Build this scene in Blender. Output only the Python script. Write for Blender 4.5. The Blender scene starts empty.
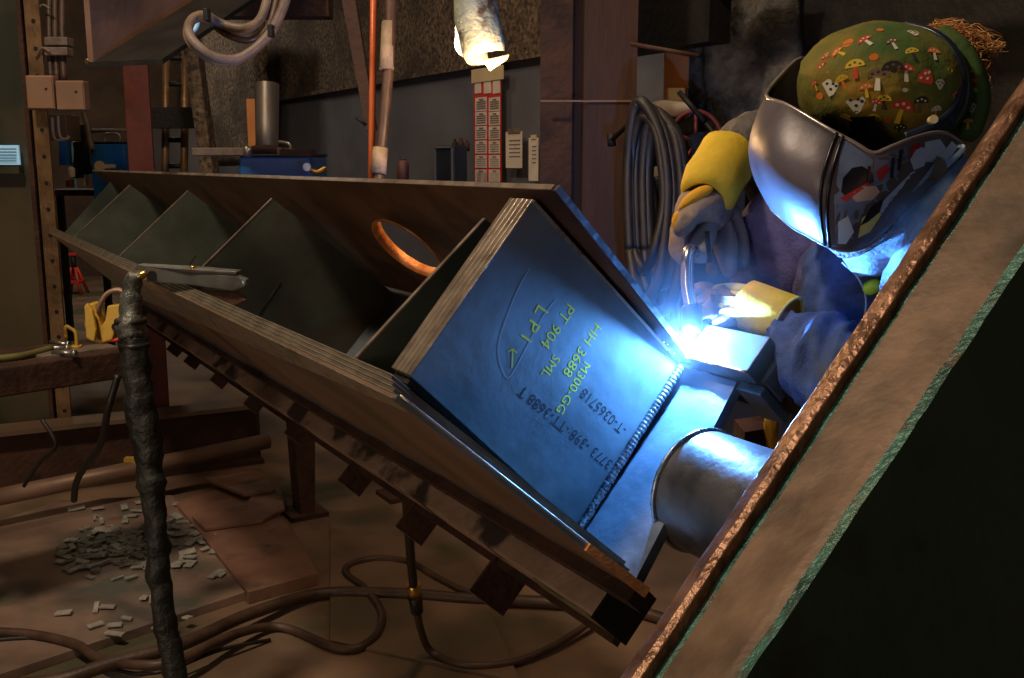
import bpy, bmesh, math, random
from mathutils import Vector as V, Matrix, noise
from math import sin, cos, pi, radians
random.seed(7)
SC = bpy.context.scene
COL = SC.collection
F = 995.0; PT = radians(10); H = 1.45
CAM = V((0, 0, H))

# ---------- measuring helpers: a point of the place from bearing + distance ----------
def ray(x, y):
    a = (x-512)/F; b = (339-y)/F
    return V((a, cos(PT)+b*sin(PT), -sin(PT)+b*cos(PT)))
def P(x, y, d): return CAM + ray(x, y)*d
def Fl(x, y, z=0.0):
    r = ray(x, y); return CAM + r*((z-H)/r.z)
def onz(x, y, z):
    r = ray(x, y); return CAM+r*((z-H)/r.z)
TH = radians(31); PH = radians(47)
A_ = V((-sin(TH), cos(TH), 0)); U_ = V((cos(TH), sin(TH), 0)); K_ = V((0, 0, 1))
E1 = cos(PH)*U_ + sin(PH)*K_; E2 = sin(PH)*U_ - cos(PH)*K_
L0 = CAM + ray(400, 378)*1.3
def G(a, b, s): return L0 + E1*a + E2*b + A_*s          # girder frame
def R(u, s, z): return U_*u + A_*s + K_*z                # room frame

# ---------- materials ----------
def lin(c):
    return tuple(((x/12.92) if x <= .04045 else ((x+.055)/1.055)**2.4) for x in c)
def rgb(r, g, b): return lin((r/255, g/255, b/255))
MATS = {}
def mat(name, c1, c2=None, scale=8, rough=.6, metal=0., bump=.15, detail=6, c3=None, s3=2.5, t3=(.55, .65), stretch=(1,1,1), bscale=None, spec=.5, rvar=.12):
    m = bpy.data.materials.new(name); m.use_nodes = True
    nt = m.node_tree; N = nt.nodes; Lk = nt.links
    b = N['Principled BSDF']
    b.inputs['Roughness'].default_value = rough
    b.inputs['Metallic'].default_value = metal
    b.inputs['Specular IOR Level'].default_value = spec
    c2 = c2 or c1
    geo = N.new('ShaderNodeNewGeometry'); mp = N.new('ShaderNodeMapping'); mp.inputs['Scale'].default_value = stretch
    Lk.new(geo.outputs['Position'], mp.inputs['Vector'])
    n1 = N.new('ShaderNodeTexNoise'); n1.inputs['Scale'].default_value = scale; n1.inputs['Detail'].default_value = detail
    Lk.new(mp.outputs[0], n1.inputs['Vector'])
    r = N.new('ShaderNodeValToRGB'); r.color_ramp.elements[0].position = .35; r.color_ramp.elements[1].position = .65
    r.color_ramp.elements[0].color = (*c1, 1); r.color_ramp.elements[1].color = (*c2, 1)
    Lk.new(n1.outputs['Fac'], r.inputs[0]); out = r.outputs[0]
    if c3:
        n3 = N.new('ShaderNodeTexNoise'); n3.inputs['Scale'].default_value = s3; n3.inputs['Detail'].default_value = 8
        Lk.new(mp.outputs[0], n3.inputs['Vector'])
        rr = N.new('ShaderNodeValToRGB'); rr.color_ramp.elements[0].position = t3[0]; rr.color_ramp.elements[1].position = t3[1]
        Lk.new(n3.outputs['Fac'], rr.inputs[0])
        mx = N.new('ShaderNodeMixRGB'); Lk.new(rr.outputs[0], mx.inputs[0]); Lk.new(out, mx.inputs[1]); mx.inputs[2].default_value = (*c3, 1)
        out = mx.outputs[0]
    Lk.new(out, b.inputs['Base Color'])
    if rvar:
        mr = N.new('ShaderNodeMapRange'); Lk.new(n1.outputs['Fac'], mr.inputs[0]); mr.inputs[3].default_value = max(.05, rough-rvar); mr.inputs[4].default_value = min(1, rough+rvar)
        Lk.new(mr.outputs[0], b.inputs['Roughness'])
    if bump:
        nb = N.new('ShaderNodeTexNoise'); nb.inputs['Scale'].default_value = bscale or scale*5; nb.inputs['Detail'].default_value = 5
        Lk.new(mp.outputs[0], nb.inputs['Vector'])
        bp = N.new('ShaderNodeBump'); bp.inputs['Strength'].default_value = bump; bp.inputs['Distance'].default_value = .02
        Lk.new(nb.outputs['Fac'], bp.inputs['Height']); Lk.new(bp.outputs[0], b.inputs['Normal'])
    MATS[name] = m
    return m
def emis(name, c, s):
    m = bpy.data.materials.new(name); m.use_nodes = True; b = m.node_tree.nodes['Principled BSDF']
    b.inputs['Base Color'].default_value = (*c, 1); b.inputs['Emission Color'].default_value = (*c, 1); b.inputs['Emission Strength'].default_value = s
    return m
S_plate = mat('plate steel', rgb(92,106,110), rgb(120,134,136), 5, .42, .35, .05, c3=rgb(70,78,84), s3=3)
S_web = mat('rusty mill steel', rgb(92,62,44), rgb(122,86,62), 6, .45, .45, .06, c3=rgb(70,44,30), s3=3.5)
S_outer = mat('primed brown steel', rgb(112,88,72), rgb(134,108,90), 4, .5, .3, .05, c3=rgb(98,84,62), s3=2)
S_edge = mat('ground cut edge', rgb(150,136,122), rgb(190,174,156), 30, .32, .7, .05)
S_stiff = mat('diaphragm steel', rgb(70,76,70), rgb(98,104,92), 5, .4, .4, .05, c3=rgb(96,66,44), s3=3, t3=(.6,.75))
S_band = mat('laminate edge dull', rgb(96,88,76), rgb(124,114,98), 20, .45, .5, .05)
S_seam = mat('bright seam', rgb(190,180,160), rgb(215,205,185), 30, .3, .8, .02)
S_rail = mat('scaly flange steel', rgb(150,122,102), rgb(176,148,126), 7, .55, .3, .25, c3=rgb(72,60,52), s3=5, t3=(.52,.58))
S_rust = mat('dark rust', rgb(56,35,25), rgb(78,51,36), 9, .75, .2, .3, c3=rgb(48,28,22), s3=4)
S_red = mat('red oxide paint', rgb(84,32,24), rgb(102,42,30), 6, .6, 0, .1, c3=rgb(70,34,26), s3=5)
S_col = mat('rusty column', rgb(52,33,23), rgb(74,46,30), 3, .7, .1, .15, c3=rgb(60,34,26), s3=5, stretch=(3,3,.6))
S_dark = mat('black steel', rgb(22,20,19), rgb(34,31,28), 9, .6, .3, .15)
S_blue = mat('heat tinted steel', rgb(96,110,120), rgb(126,138,148), 9, .38, .45, .08, stretch=(1,1,1), c3=rgb(80,84,88), s3=6)
S_pipe = mat('pipe steel', rgb(84,82,80), rgb(112,106,102), 10, .4, .5, .1, c3=rgb(60,58,52), s3=5)
S_bead = mat('weld bead metal', rgb(130,140,150), rgb(170,178,186), 40, .28, .9, .1)
S_orange = mat('heated rust edge', rgb(168,98,50), rgb(206,140,84), 30, .5, .4, .2)
S_fore = mat('worn tan flange', rgb(98,78,60), rgb(124,100,78), 22, .5, .2, .06, c3=rgb(72,60,45), s3=7, t3=(.45,.65), bscale=90)
S_ridge = mat('flame cut ridge', rgb(104,74,54), rgb(156,118,92), 25, .36, .5, .35, bscale=60)
S_teal = mat('teal paint trace', rgb(40,74,64), rgb(84,132,118), 28, .42, .3, .35, c3=rgb(92,78,64), s3=20)
S_side = mat('dark green side', rgb(56,76,60), rgb(74,92,70), 3, .6, .1, .1, c3=rgb(60,46,32), s3=4)
M_floor = mat('oily shop floor', rgb(104,84,68), rgb(136,110,88), 3, .6, .1, .15, c3=rgb(82,78,58), s3=1.3, t3=(.5,.62))
M_fplate = mat('floor plate steel', rgb(120,98,86), rgb(148,124,108), 5, .55, .2, .12, c3=rgb(84,84,74), s3=2, t3=(.52,.62))
M_cardb = mat('rusty sheet', rgb(114,82,68), rgb(138,102,84), 6, .7, .1, .15, c3=rgb(88,70,58), s3=5)
M_flake = mat('scale flake', rgb(138,138,132), rgb(180,176,164), 20, .6, .2, .1)
M_debris = mat('grey grit', rgb(128,134,124), rgb(168,168,152), 40, .8, 0, .6)
M_plast = mat('sprayed insulation', rgb(44,38,32), rgb(124,104,84), 34, .95, 0, 1., c3=rgb(56,44,34), s3=2.5, bscale=24, t3=(.45,.7))
M_insul = mat('grey insulation', rgb(64,64,60), rgb(104,100,94), 14, .95, 0, 1., c3=rgb(46,44,42), s3=3, bscale=22, t3=(.45,.6))
M_grey = mat('grey painted wall', rgb(98,100,108), rgb(112,113,120), 2, .42, .1, .04, c3=rgb(126,126,132), s3=1.5, t3=(.55,.8))
M_wallb = mat('brown back wall', rgb(66,50,38), rgb(84,66,50), 4, .9, 0, .3)
M_pillar = mat('olive machine paint', rgb(74,66,48), rgb(92,80,58), 2.2, .5, .1, .08, c3=rgb(48,52,40), s3=2, t3=(.45,.6))
M_pslot = mat('slotted angle', rgb(110,86,60), rgb(142,112,78), 12, .4, .5, .1)
M_tan = mat('tan electrical box', rgb(132,102,78), rgb(150,118,90), 5, .6, .1, .05)
M_hoseg = mat('dusty grey hose', rgb(98,84,72), rgb(124,108,94), 20, .55, 0, .1)
M_rub = mat('black rubber', rgb(22,19,17), rgb(38,32,28), 14, .5, 0, .1)
M_rubb = mat('brown rubber hose', rgb(58,42,32), rgb(84,62,48), 14, .5, 0, .1)
M_copper = mat('orange hose', rgb(196,92,44), rgb(214,112,58), 10, .45, .1, .05)
M_tape = mat('cloth tape', rgb(118,102,82), rgb(158,138,110), 20, .7, 0, .2)
M_tapeg = mat('silver tape', rgb(70,74,68), rgb(124,126,118), 26, .4, .3, .3)
M_wrap = mat('black wrap', rgb(18,19,17), rgb(38,40,34), 12, .5, .05, .35)
M_chrome = mat('galvanised clamp', rgb(150,150,148), rgb(180,180,176), 12, .32, .8, .1)
M_yel = mat('yellow clamp paint', rgb(176,140,44), rgb(196,160,60), 9, .55, 0, .1, c3=rgb(110,84,40), s3=12, t3=(.6,.7))
M_redp = mat('red jack paint', rgb(190,44,32), rgb(210,60,40), 9, .5, 0, .05)
M_bluem = mat('blue machine enamel', rgb(22,84,146), rgb(30,98,164), 5, .4, 0, .03)
M_can = mat('steel tube', rgb(120,112,102), rgb(150,140,128), 8, .35, .7, .08, stretch=(1,1,.1))
M_white = mat('dusty white paper', rgb(206,194,180), rgb(222,210,196), 8, .8, 0, .05)
M_cred = mat('calendar red', rgb(190,40,40), rgb(200,52,48), 8, .8, 0, .03)
M_ink = mat('print ink', rgb(126,114,108), None, 8, .8, 0, 0)
M_buff = mat('buff card', rgb(196,176,132), rgb(206,188,146), 8, .8, 0, .03)
M_navy = mat('dark cabinet', rgb(36,42,54), rgb(44,50,62), 6, .4, .2, .03)
M_lampsh = mat('tarnished lamp shield', rgb(134,146,132), rgb(176,180,158), 22, .45, .1, .3, c3=rgb(80,64,52), s3=18, t3=(.58,.66))
M_wood = mat('orange board', rgb(168,104,52), rgb(184,120,64), 8, .7, 0, .05)
M_bulb = emis('lit bulb', (1., .72, .38), 14)
M_arc = emis('welding arc', (.55, .75, 1.), 400)
M_denim = mat('denim cloth', rgb(50,72,118), rgb(68,92,144), 60, .85, 0, .25, c3=rgb(70,82,104), s3=8)
M_jack = mat('grey purple jacket', rgb(74,72,114), rgb(98,94,134), 40, .85, 0, .25, c3=rgb(72,66,84), s3=9)
M_shirt = mat('pale blue shirt', rgb(150,178,210), rgb(176,200,226), 40, .8, 0, .2)
M_gsleeve = mat('olive grey sleeve', rgb(84,80,78), rgb(106,100,94), 30, .85, 0, .3, stretch=(1,1,1))
M_trous = mat('dark work trousers', rgb(42,44,54), rgb(54,56,66), 30, .9, 0, .2)
M_boot = mat('boot leather', rgb(58,42,30), rgb(74,56,40), 20, .6, 0, .2)
M_skin = mat('skin', rgb(206,150,120), rgb(216,164,134), 10, .5, 0, .03)
M_gyel = mat('yellow suede cuff', rgb(206,172,30), rgb(222,190,52), 22, .8, 0, .12)
M_gorng = mat('orange yellow suede', rgb(226,160,20), rgb(236,176,40), 22, .8, 0, .15)
M_ggrey = mat('grey suede glove', rgb(122,108,98), rgb(150,134,120), 20, .85, 0, .2, c3=rgb(96,92,90), s3=14)
M_gwhite = mat('pale yellow glove finger', rgb(218,208,120), rgb(236,228,160), 22, .8, 0, .12)
M_cap = mat('green print cap cloth', rgb(104,98,22), rgb(150,112,26), 14, .85, 0, .35, c3=rgb(60,88,34), s3=6, t3=(.4,.6), bscale=26)
M_strap = mat('dark blue headgear plastic', rgb(24,34,54), rgb(32,44,66), 9, .35, 0, .03)
M_hair = mat('auburn blond hair', rgb(186,130,72), rgb(226,172,108), 30, .5, 0, .1)
M_helmet = mat('scuffed metallic helmet', rgb(76,70,76), rgb(106,100,108), 5, .42, .1, .06, c3=rgb(50,44,48), s3=9, t3=(.48,.7), rvar=.1)
M_hdark = mat('helmet liner', rgb(20,17,16), rgb(28,24,22), 9, .6, 0, .05)
M_hrim = mat('helmet rim', rgb(150,142,140), rgb(180,172,168), 12, .3, .6, .03)
M_hg1 = mat('pale blue print and sheen', rgb(170,196,235), rgb(206,224,245), 18, .3, .2, .02)  # print colour, also paints cloth reflections on the helmet side
M_hg2 = mat('printed black', rgb(22,22,30), rgb(34,34,44), 18, .3, .2, .02)
M_hg3 = mat('printed red', rgb(170,36,40), rgb(190,50,50), 18, .3, .2, .02)
M_hg4 = mat('printed cream', rgb(196,166,150), rgb(214,188,170), 18, .35, .1, .02)
M_hg5 = mat('printed slate', rgb(90,106,140), rgb(124,142,176), 18, .35, .2, .02)
M_torch = mat('torch handle grey', rgb(120,124,118), rgb(142,146,138), 12, .4, .1, .05)
M_neck = mat('polished neck tube', rgb(200,190,175), rgb(220,208,192), 9, .2, .95, .05)
M_nozz = mat('smoky nozzle', rgb(48,52,62), rgb(70,74,86), 18, .4, .6, .1)
M_chalk = mat('yellow paint stick', rgb(206,200,30), rgb(222,214,50), 60, .9, 0, 0)
M_stencil = mat('black stencil ink', rgb(14,18,24), None, 60, .8, 0, 0)
M_wchalk = mat('faint white chalk', rgb(140,152,160), None, 60, .9, 0, 0)
M_brass = mat('brass', rgb(190,150,70), rgb(210,170,90), 10, .3, .9, .03)
M_reel = mat('maroon reel', rgb(96,36,40), rgb(112,46,48), 8, .5, .1, .05)
M_cyanlb = mat('pale blue plate', rgb(120,190,220), rgb(150,210,236), 20, .3, 0, .03)
M_glow = emis('label reflection glow', (.35,.65,.85), .35)  # emission standing in for light reflected by a metal label
M_spat = emis('hot spatter', (.5,.75,1.), 9)

# ---------- mesh builder ----------
def catmull(pts, n=6):
    pts = [V(p) for p in pts]; out = []
    for i in range(len(pts)-1):
        p0 = pts[max(i-1, 0)]; p1 = pts[i]; p2 = pts[i+1]; p3 = pts[min(i+2, len(pts)-1)]
        for k in range(n):
            t = k/n
            out.append(.5*((2*p1)+(p2-p0)*t+(2*p0-5*p1+4*p2-p3)*t*t+(3*p1-p0-3*p2+p3)*t*t*t))
    out.append(pts[-1]); return out
class B:
    def __init__(s): s.v = []; s.f = []; s.m = []; s.sm = []; s.mi = 0; s.smooth = False
    def add(s, vs, fs, smooth=None):
        o = len(s.v); s.v += [V(v) for v in vs]
        for f in fs: s.f.append([i+o for i in f]); s.m.append(s.mi); s.sm.append(s.smooth if smooth is None else smooth)
        return s
    def hexa(s, p):   # bottom quad 0-3, top quad 4-7
        return s.add(p, [(3,2,1,0),(4,5,6,7),(0,1,5,4),(1,2,6,5),(2,3,7,6),(3,0,4,7)])
    def box(s, c, sx, sy, sz, ax=(V((1,0,0)), V((0,1,0)), V((0,0,1)))):
        c = V(c); X, Y, Z = ax[0]*sx/2, ax[1]*sy/2, ax[2]*sz/2
        return s.hexa([c-X-Y-Z, c+X-Y-Z, c+X+Y-Z, c-X+Y-Z, c-X-Y+Z, c+X-Y+Z, c+X+Y+Z, c-X+Y+Z])
    def prism(s, poly, vec):
        n = len(poly); vec = V(vec); poly = [V(p) for p in poly]
        return s.add(poly+[p+vec for p in poly], [tuple(range(n-1,-1,-1)), tuple(range(n, 2*n))]+[(i,(i+1)%n,n+(i+1)%n,n+i) for i in range(n)])
    def tube(s, pts, r, n=10, caps=True, flat=1.0, closed=False):
        pts = [V(p) for p in pts]; m = len(pts)
        rs = r if isinstance(r, (list, tuple)) else [r]*m
        t0 = (pts[1]-pts[0]).normalized(); up = V((0,0,1)) if abs(t0.z) < .9 else V((1,0,0))
        x = t0.cross(up).normalized(); vs = []
        for i, p in enumerate(pts):
            if closed: t = pts[(i+1)%m]-pts[i-1]
            else: t = pts[min(i+1,m-1)]-pts[max(i-1,0)]
            t = t.normalized() if t.length > 1e-9 else t0
            x = (x-t*x.dot(t)).normalized(); y = t.cross(x)
            for k in range(n):
                a = 2*pi*k/n; vs.append(p+(x*cos(a)+y*sin(a)*flat)*rs[i])
        fs = []
        for i in range(m if closed else m-1):
            j = (i+1)%m
            for k in range(n): fs.append((i*n+k, i*n+(k+1)%n, j*n+(k+1)%n, j*n+k))
        s.add(vs, fs, True)
        if caps and not closed:
            o = len(s.v)-len(vs); s.f += [[o+k for k in range(n-1,-1,-1)], [o+(m-1)*n+k for k in range(n)]]; s.m += [s.mi]*2; s.sm += [False]*2
        return s
    def sphere(s, c, rx, ry=None, rz=None, ax=None, nu=16, nv=10, fn=None):
        ry = ry or rx; rz = rz or rx; ax = ax or (V((1,0,0)), V((0,1,0)), V((0,0,1))); c = V(c); vs = []
        for j in range(nv+1):
            th = pi*j/nv
            for i in range(nu):
                ph = 2*pi*i/nu; d = V((sin(th)*cos(ph), sin(th)*sin(ph), cos(th)))
                k = fn(d) if fn else 1
                vs.append(c+(ax[0]*d.x*rx+ax[1]*d.y*ry+ax[2]*d.z*rz)*k)
        return s.add(vs, [(j*nu+i, (j+1)*nu+i, (j+1)*nu+(i+1)%nu, j*nu+(i+1)%nu) for j in range(nv) for i in range(nu)], True)
    def grid(s, rows, smooth=True):
        n = len(rows[0]); vs = [p for r_ in rows for p in r_]
        return s.add(vs, [(j*n+i, j*n+i+1, (j+1)*n+i+1, (j+1)*n+i) for j in range(len(rows)-1) for i in range(n-1)], smooth)
    def obj(s, name, mats, parent=None, bevel=0, solid=0, subd=0, disp=None):
        mats = mats if isinstance(mats, (list, tuple)) else [mats]
        lo = V([min(v[i] for v in s.v) for i in range(3)]); hi = V([max(v[i] for v in s.v) for i in range(3)])
        o0 = V(((lo.x+hi.x)/2, (lo.y+hi.y)/2, lo.z))
        if parent is None and name in ('floor',): o0 = V((0,0,0))
        me = bpy.data.meshes.new(name)
        vs = s.v
        if disp: vs = [v+V(noise.noise_vector(v*disp[0]))*disp[1] for v in vs]
        me.from_pydata([v-o0 for v in vs], [], s.f)
        for m in mats: me.materials.append(m)
        for p, mi, sm in zip(me.polygons, s.m, s.sm): p.material_index = mi; p.use_smooth = sm
        bm = bmesh.new(); bm.from_mesh(me); bmesh.ops.remove_doubles(bm, verts=bm.verts, dist=1e-6); bmesh.ops.recalc_face_normals(bm, faces=bm.faces); bm.to_mesh(me); bm.free()
        me.update()
        o = bpy.data.objects.new(name, me); COL.objects.link(o)
        if parent is not None: o.parent = parent; o.location = o0-wloc(parent)
        else: o.location = o0
        if solid: md = o.modifiers.new('s', 'SOLIDIFY'); md.thickness = solid; md.offset = 0
        if bevel: md = o.modifiers.new('b', 'BEVEL'); md.width = bevel; md.segments = 2; md.limit_method = 'ANGLE'
        if subd: md = o.modifiers.new('d', 'SUBSURF'); md.levels = subd; md.render_levels = subd
        return o
def wloc(o):
    p = V(o.location)
    while o.parent: o = o.parent; p += V(o.location)
    return p
def tag(o, label=None, cat=None, group=None, kind=None):
    if label: o['label'] = label
    if cat: o['category'] = cat
    if group: o['group'] = group
    if kind: o['kind'] = kind
    return o
def thing(name, loc, label, cat, group=None):
    e = bpy.data.objects.new(name, None); e.empty_display_size = .05; COL.objects.link(e); e.location = loc
    return tag(e, label, cat, group)
def copy_tree(o, loc, label=None):
    c = o.copy(); COL.objects.link(c); c.location = loc
    if label: c['label'] = label
    for ch in list(o.children):
        d = ch.copy(); COL.objects.link(d); d.parent = c
        for g in ch.children: h = g.copy(); COL.objects.link(h); h.parent = d
    return c
def skin(name, nodes, edges, m, parent=None, subd=2, disp=None):
    """nodes: list of (point, radius) ; edges index pairs; continuous skinned surface"""
    ps = [V(n[0]) for n in nodes]; c = ps[0].copy()
    me = bpy.data.meshes.new(name+'_sk'); me.from_pydata([p-c for p in ps], edges, [])
    o = bpy.data.objects.new(name+'_tmp', me); COL.objects.link(o)
    md = o.modifiers.new('k', 'SKIN'); md.use_smooth_shade = True
    if not me.skin_vertices:
        bm = bmesh.new(); bm.from_mesh(me); bm.verts.layers.skin.verify(); bm.to_mesh(me); bm.free()
    for i, sv in enumerate(me.skin_vertices[0].data):
        r = nodes[i][1]; sv.radius = r if isinstance(r, tuple) else (r, r); sv.use_root = (i == 0)
    sd = o.modifiers.new('d', 'SUBSURF'); sd.levels = subd; sd.render_levels = subd
    dg = bpy.context.evaluated_depsgraph_get(); dg.update()
    nm = bpy.data.meshes.new_from_object(o.evaluated_get(dg))
    bpy.data.objects.remove(o)
    nm.name = name
    nm.materials.clear(); nm.materials.append(m)
    vs = [v.co+c for v in nm.vertices]
    lo = V([min(v[i] for v in vs) for i in range(3)]); hi = V([max(v[i] for v in vs) for i in range(3)])
    o0 = V(((lo.x+hi.x)/2, (lo.y+hi.y)/2, lo.z))
    for v, w in zip(nm.vertices, vs):
        if disp: w = w+V(noise.noise_vector(w*disp[0]))*disp[1]
        v.co = w-o0
    for p in nm.polygons: p.use_smooth = True
    q = bpy.data.objects.new(name, nm); COL.objects.link(q)
    if parent is not None: q.parent = parent; q.location = o0-wloc(parent)
    else: q.location = o0
    return q
def text_faces(s, size):
    cu = bpy.data.curves.new('t', 'FONT'); cu.body = s; cu.size = size; cu.align_x = 'CENTER'; cu.align_y = 'CENTER'; cu.resolution_u = 2
    o = bpy.data.objects.new('t', cu); COL.objects.link(o)
    dg = bpy.context.evaluated_depsgraph_get(); dg.update()
    me = bpy.data.meshes.new_from_object(o.evaluated_get(dg))
    vs = [v.co.copy() for v in me.vertices]; fs = [tuple(p.vertices) for p in me.polygons]
    bpy.data.objects.remove(o); bpy.data.meshes.remove(me)
    return vs, fs
def put_text(b, s, size, c, xd, yd, wob=0):
    vs, fs = text_faces(s, size); c = V(c)-A_*0; n = xd.cross(yd).normalized()
    b.add([c+xd*v.x+yd*v.y for v in vs], fs, False)

# =====================================================================
# THE SETTING
b = B(); b.prism([(-9,-3,-.1),(9,-3,-.1),(9,19,-.1),(-9,19,-.1)], (0,0,.1)); fl = b.obj('floor', M_floor); tag(fl, kind='structure')
b = B(); b.box(R(3.25, 4.5, 1.025), .12, 19, 2.05, (U_, A_, K_)); tag(b.obj('wall_back', M_grey), 'grey painted lower wall', kind='structure')
b = B(); b.box(R(3.25, 4.5, 3.1), .16, 19, 2.1, (U_, A_, K_)); tag(b.obj('wall_upper', M_plast), 'rough sprayed upper wall', kind='structure')
b = B(); b.box(R(-1.0, 14, 2.1), 9, .15, 4.2, (U_, A_, K_)); tag(b.obj('wall_left', M_wallb), kind='structure')
b = B(); b.box(R(3.15, 7.5, 2.06), .05, 9.5, .03, (U_, A_, K_)); tag(b.obj('trim_1', M_plast), kind='structure')

# insulation sheets standing off the wall
def wall_px(x, off=0):      # along-position s on the back wall plane for a bearing x
    r = ray(x, 163); a_, u_ = r.dot(A_), r.dot(U_); t = (3.14-off)/u_; return a_*t
def wall_pt(x, y, off=0):
    r = ray(x, y); t = (3.14-off)/r.dot(U_); return CAM+r*t
def wall_panel(name, x0, x1, y0, y1, th, m, label, cat, off=0., **kw):
    c = [wall_pt(x0,y0,off), wall_pt(x1,y0,off), wall_pt(x1,y1,off), wall_pt(x0,y1,off)]
    # level it: use mean heights
    z1 = (c[0].z+c[1].z)/2; z0 = (c[2].z+c[3].z)/2
    s0 = c[0].dot(A_); s1 = c[1].dot(A_); u = 3.14-off
    b = B(); b.box(R(u-th/2, (s0+s1)/2, (z0+z1)/2), th, abs(s1-s0), z1-z0, (U_, A_, K_))
    o = b.obj(name, m, **kw)
    if label: tag(o, label, cat)
    return o
# insulation (left)
b = B()
pl = [wall_pt(205,20,.35), wall_pt(262,20,.35), wall_pt(262,165,.35), wall_pt(205,165,.35)]
rows = []
for j in range(13):
    row = []
    for i in range(9):
        p = pl[0].lerp(pl[1], i/8).lerp(pl[3].lerp(pl[2], i/8), j/12)
        row.append(p+V(noise.noise_vector(p*7))*.05)
    rows.append(row)
b.grid(rows); o = b.obj('insulation_sheet', M_plast, solid=.08); tag(o, 'rough brown insulation sheet hanging behind the steel tube', 'insulation')
b = B()
rows = []
for j in range(17):
    row = []
    for i in range(11):
        x = 690+(806-690)*i/10; y = -20+(190)*j/16
        p = wall_pt(x, y, .30); row.append(p+V(noise.noise_vector(p*4))*.07)
    rows.append(row)
b.grid(rows); o = b.obj('insulation_sheet', M_insul, solid=.06); tag(o, 'grey fibrous insulation sheet behind the welding helmet', 'insulation')
b = B(); b.box(wall_pt(985, 40, .1), .12, 2.0, 2.8, (U_, A_, K_)); o = b.obj('wall_right', S_dark); tag(o, kind='structure')
# ragged end of the sheet beside the grey panel
b = B()
rows = []
for j in range(13):
    row = []
    for i in range(6):
        x = 672+(26)*i/5 + 8*sin(j*1.7)*(1-i/5); y = -10+150*j/12
        p = wall_pt(x, y, .42); row.append(p+V(noise.noise_vector(p*9))*.05)
    rows.append(row)
b.grid(rows); tag(b.obj('torn_insulation', M_insul, solid=.05), 'torn grey insulation strip above the hose reel', 'insulation')

# slanted plank
b = B(); b.prism([P(183,45,5.6),P(196,45,5.6),P(213,178,5.6),P(200,178,5.6)], (0,.12,0)); tag(b.obj('plank', M_plast, disp=(6,.02)), 'rough slanted plank leaning beside the ladder', 'plank')

# ladder
lad = thing('ladder', P(175,178,6.2), 'narrow dark ladder standing behind the red post', 'ladder')
for x in (167,186):
    b = B(); b.tube([P(x,20,6.2),P(x-3,260,6.2)], .025, 8); b.obj('stile', M_pslot, lad)
for y in (30,58,84,112,140,166,192):
    b = B(); b.tube([P(166,y,6.2),P(186,y,6.2)], .016, 8); b.obj('rung', S_dark, lad)
# pale board painted in for doorway daylight behind the ladder
b = B(); b.box(P(178,152,7.6), .5, .03, .55); tag(b.obj('daylight_board', M_grey), 'pale board behind the lower ladder rungs', 'board')
b = B(); b.box(P(172,118,6.0), .42, .14, .12); tag(b.obj('cross_beam', S_dark), 'short black beam crossing behind the ladder', 'beam')

# red post
b = B()
b.box(P(142,130,4.9)+V((0,0,-.6)), .1, .02, 3.0); b.box(P(131,130,4.9)+V((-.005,.05,-.6)), .03, .12, 3.0); b.box(P(142,130,5.0)+V((0,0,-.6)), .1, .02, 3.0)
tag(b.obj('steel_post', S_red, bevel=.004), 'red oxide steel post standing right of the small blue welder', 'post')

# left machine column
d0 = 4.5
mc = thing('machine_column', P(10,410,d0), 'tall olive green steel machine column at the picture edge', 'column')
X = lambda px, d: (px-512)/F*d
b = B(); xr_ = X(49,d0); xl_ = X(-150,d0)
xb_ = xr_-.34
b.hexa([V((xl_,4.5,0)),V((xr_,4.5,0)),V((xb_,5.2,0)),V((xl_,5.2,0)),V((xl_,4.5,3.4)),V((xr_,4.5,3.4)),V((xb_,5.2,3.4)),V((xl_,5.2,3.4))])
b.obj('column_body', M_pillar, mc, bevel=.015)
b = B(); xs = xr_+.035
b.box((xs,4.46,1.7), .055,.012,3.4); b.box((xs-.034,4.48,1.7), .012,.04,3.4); b.mi = 1
for k in range(28): b.tube([V((xs,4.456,.1+k*.115)),V((xs,4.450,.1+k*.115))], .009, 8)
b.obj('slotted_angle', [M_pslot, S_dark], mc)
b = B(); b.box((xr_-.03,4.47,1.7), .02,.02,3.4); b.obj('edge_strip', S_rust, mc)
b = B(); b.box(P(6,155,4.38), .12,.01,.085); b.mi = 1
for k in range(5): b.box(P(6,149+k*3,4.37), .09,.004,.004)
b.obj('label_plate', [M_glow, M_navy], mc)  # metal label, its reflected light painted as a faint glow
b = B(); b.box(P(7,170,4.38), .12,.03,.03); b.obj('small_ledge', M_pillar, mc)
for i, (x0, x1, y0, y1, lab) in enumerate([(33,60,77,110,'tan electrical box, the left one of the pair on the column'), (62,90,82,111,'tan electrical box, the right one of the pair on the column')]):
    d = 4.3; c = P((x0+x1)/2,(y0+y1)/2,d)
    t = thing('junction_box', c, lab, 'electrical box', 'junction boxes on the machine column')
    b = B(); b.box(c+V((0,-.03,0)), (x1-x0)/F*d, .06, (y1-y0)/F*d); b.obj('box_body', M_tan, t, bevel=.006)
    b = B(); b.box(c+V((0,-.062,0)), (x1-x0)/F*d*.94, .006, (y1-y0)/F*d*.92); b.obj('cover', M_tan, t, bevel=.002)
    b = B(); b.tube([c+V((.03,-.07,.015)), c+V((.03,-.062,.015))], .005, 8); b.obj('screw', S_dark, t)
cd = thing('conduit_stack', P(58,60,4.35), 'vertical grey conduits with strapped fittings above the tan boxes', 'conduit')
for x in (50,56,63):
    b = B(); b.tube(catmull([P(x,-40,4.35),P(x-1,20,4.35),P(x+1,82,4.35)],5), .014, 8); b.obj('conduit', M_rubb, cd)
for y in (42,52):
    b = B(); b.box(P(59,y,4.33), .10, .07, .035); b.obj('strap', M_hoseg, cd, bevel=.004)
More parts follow.
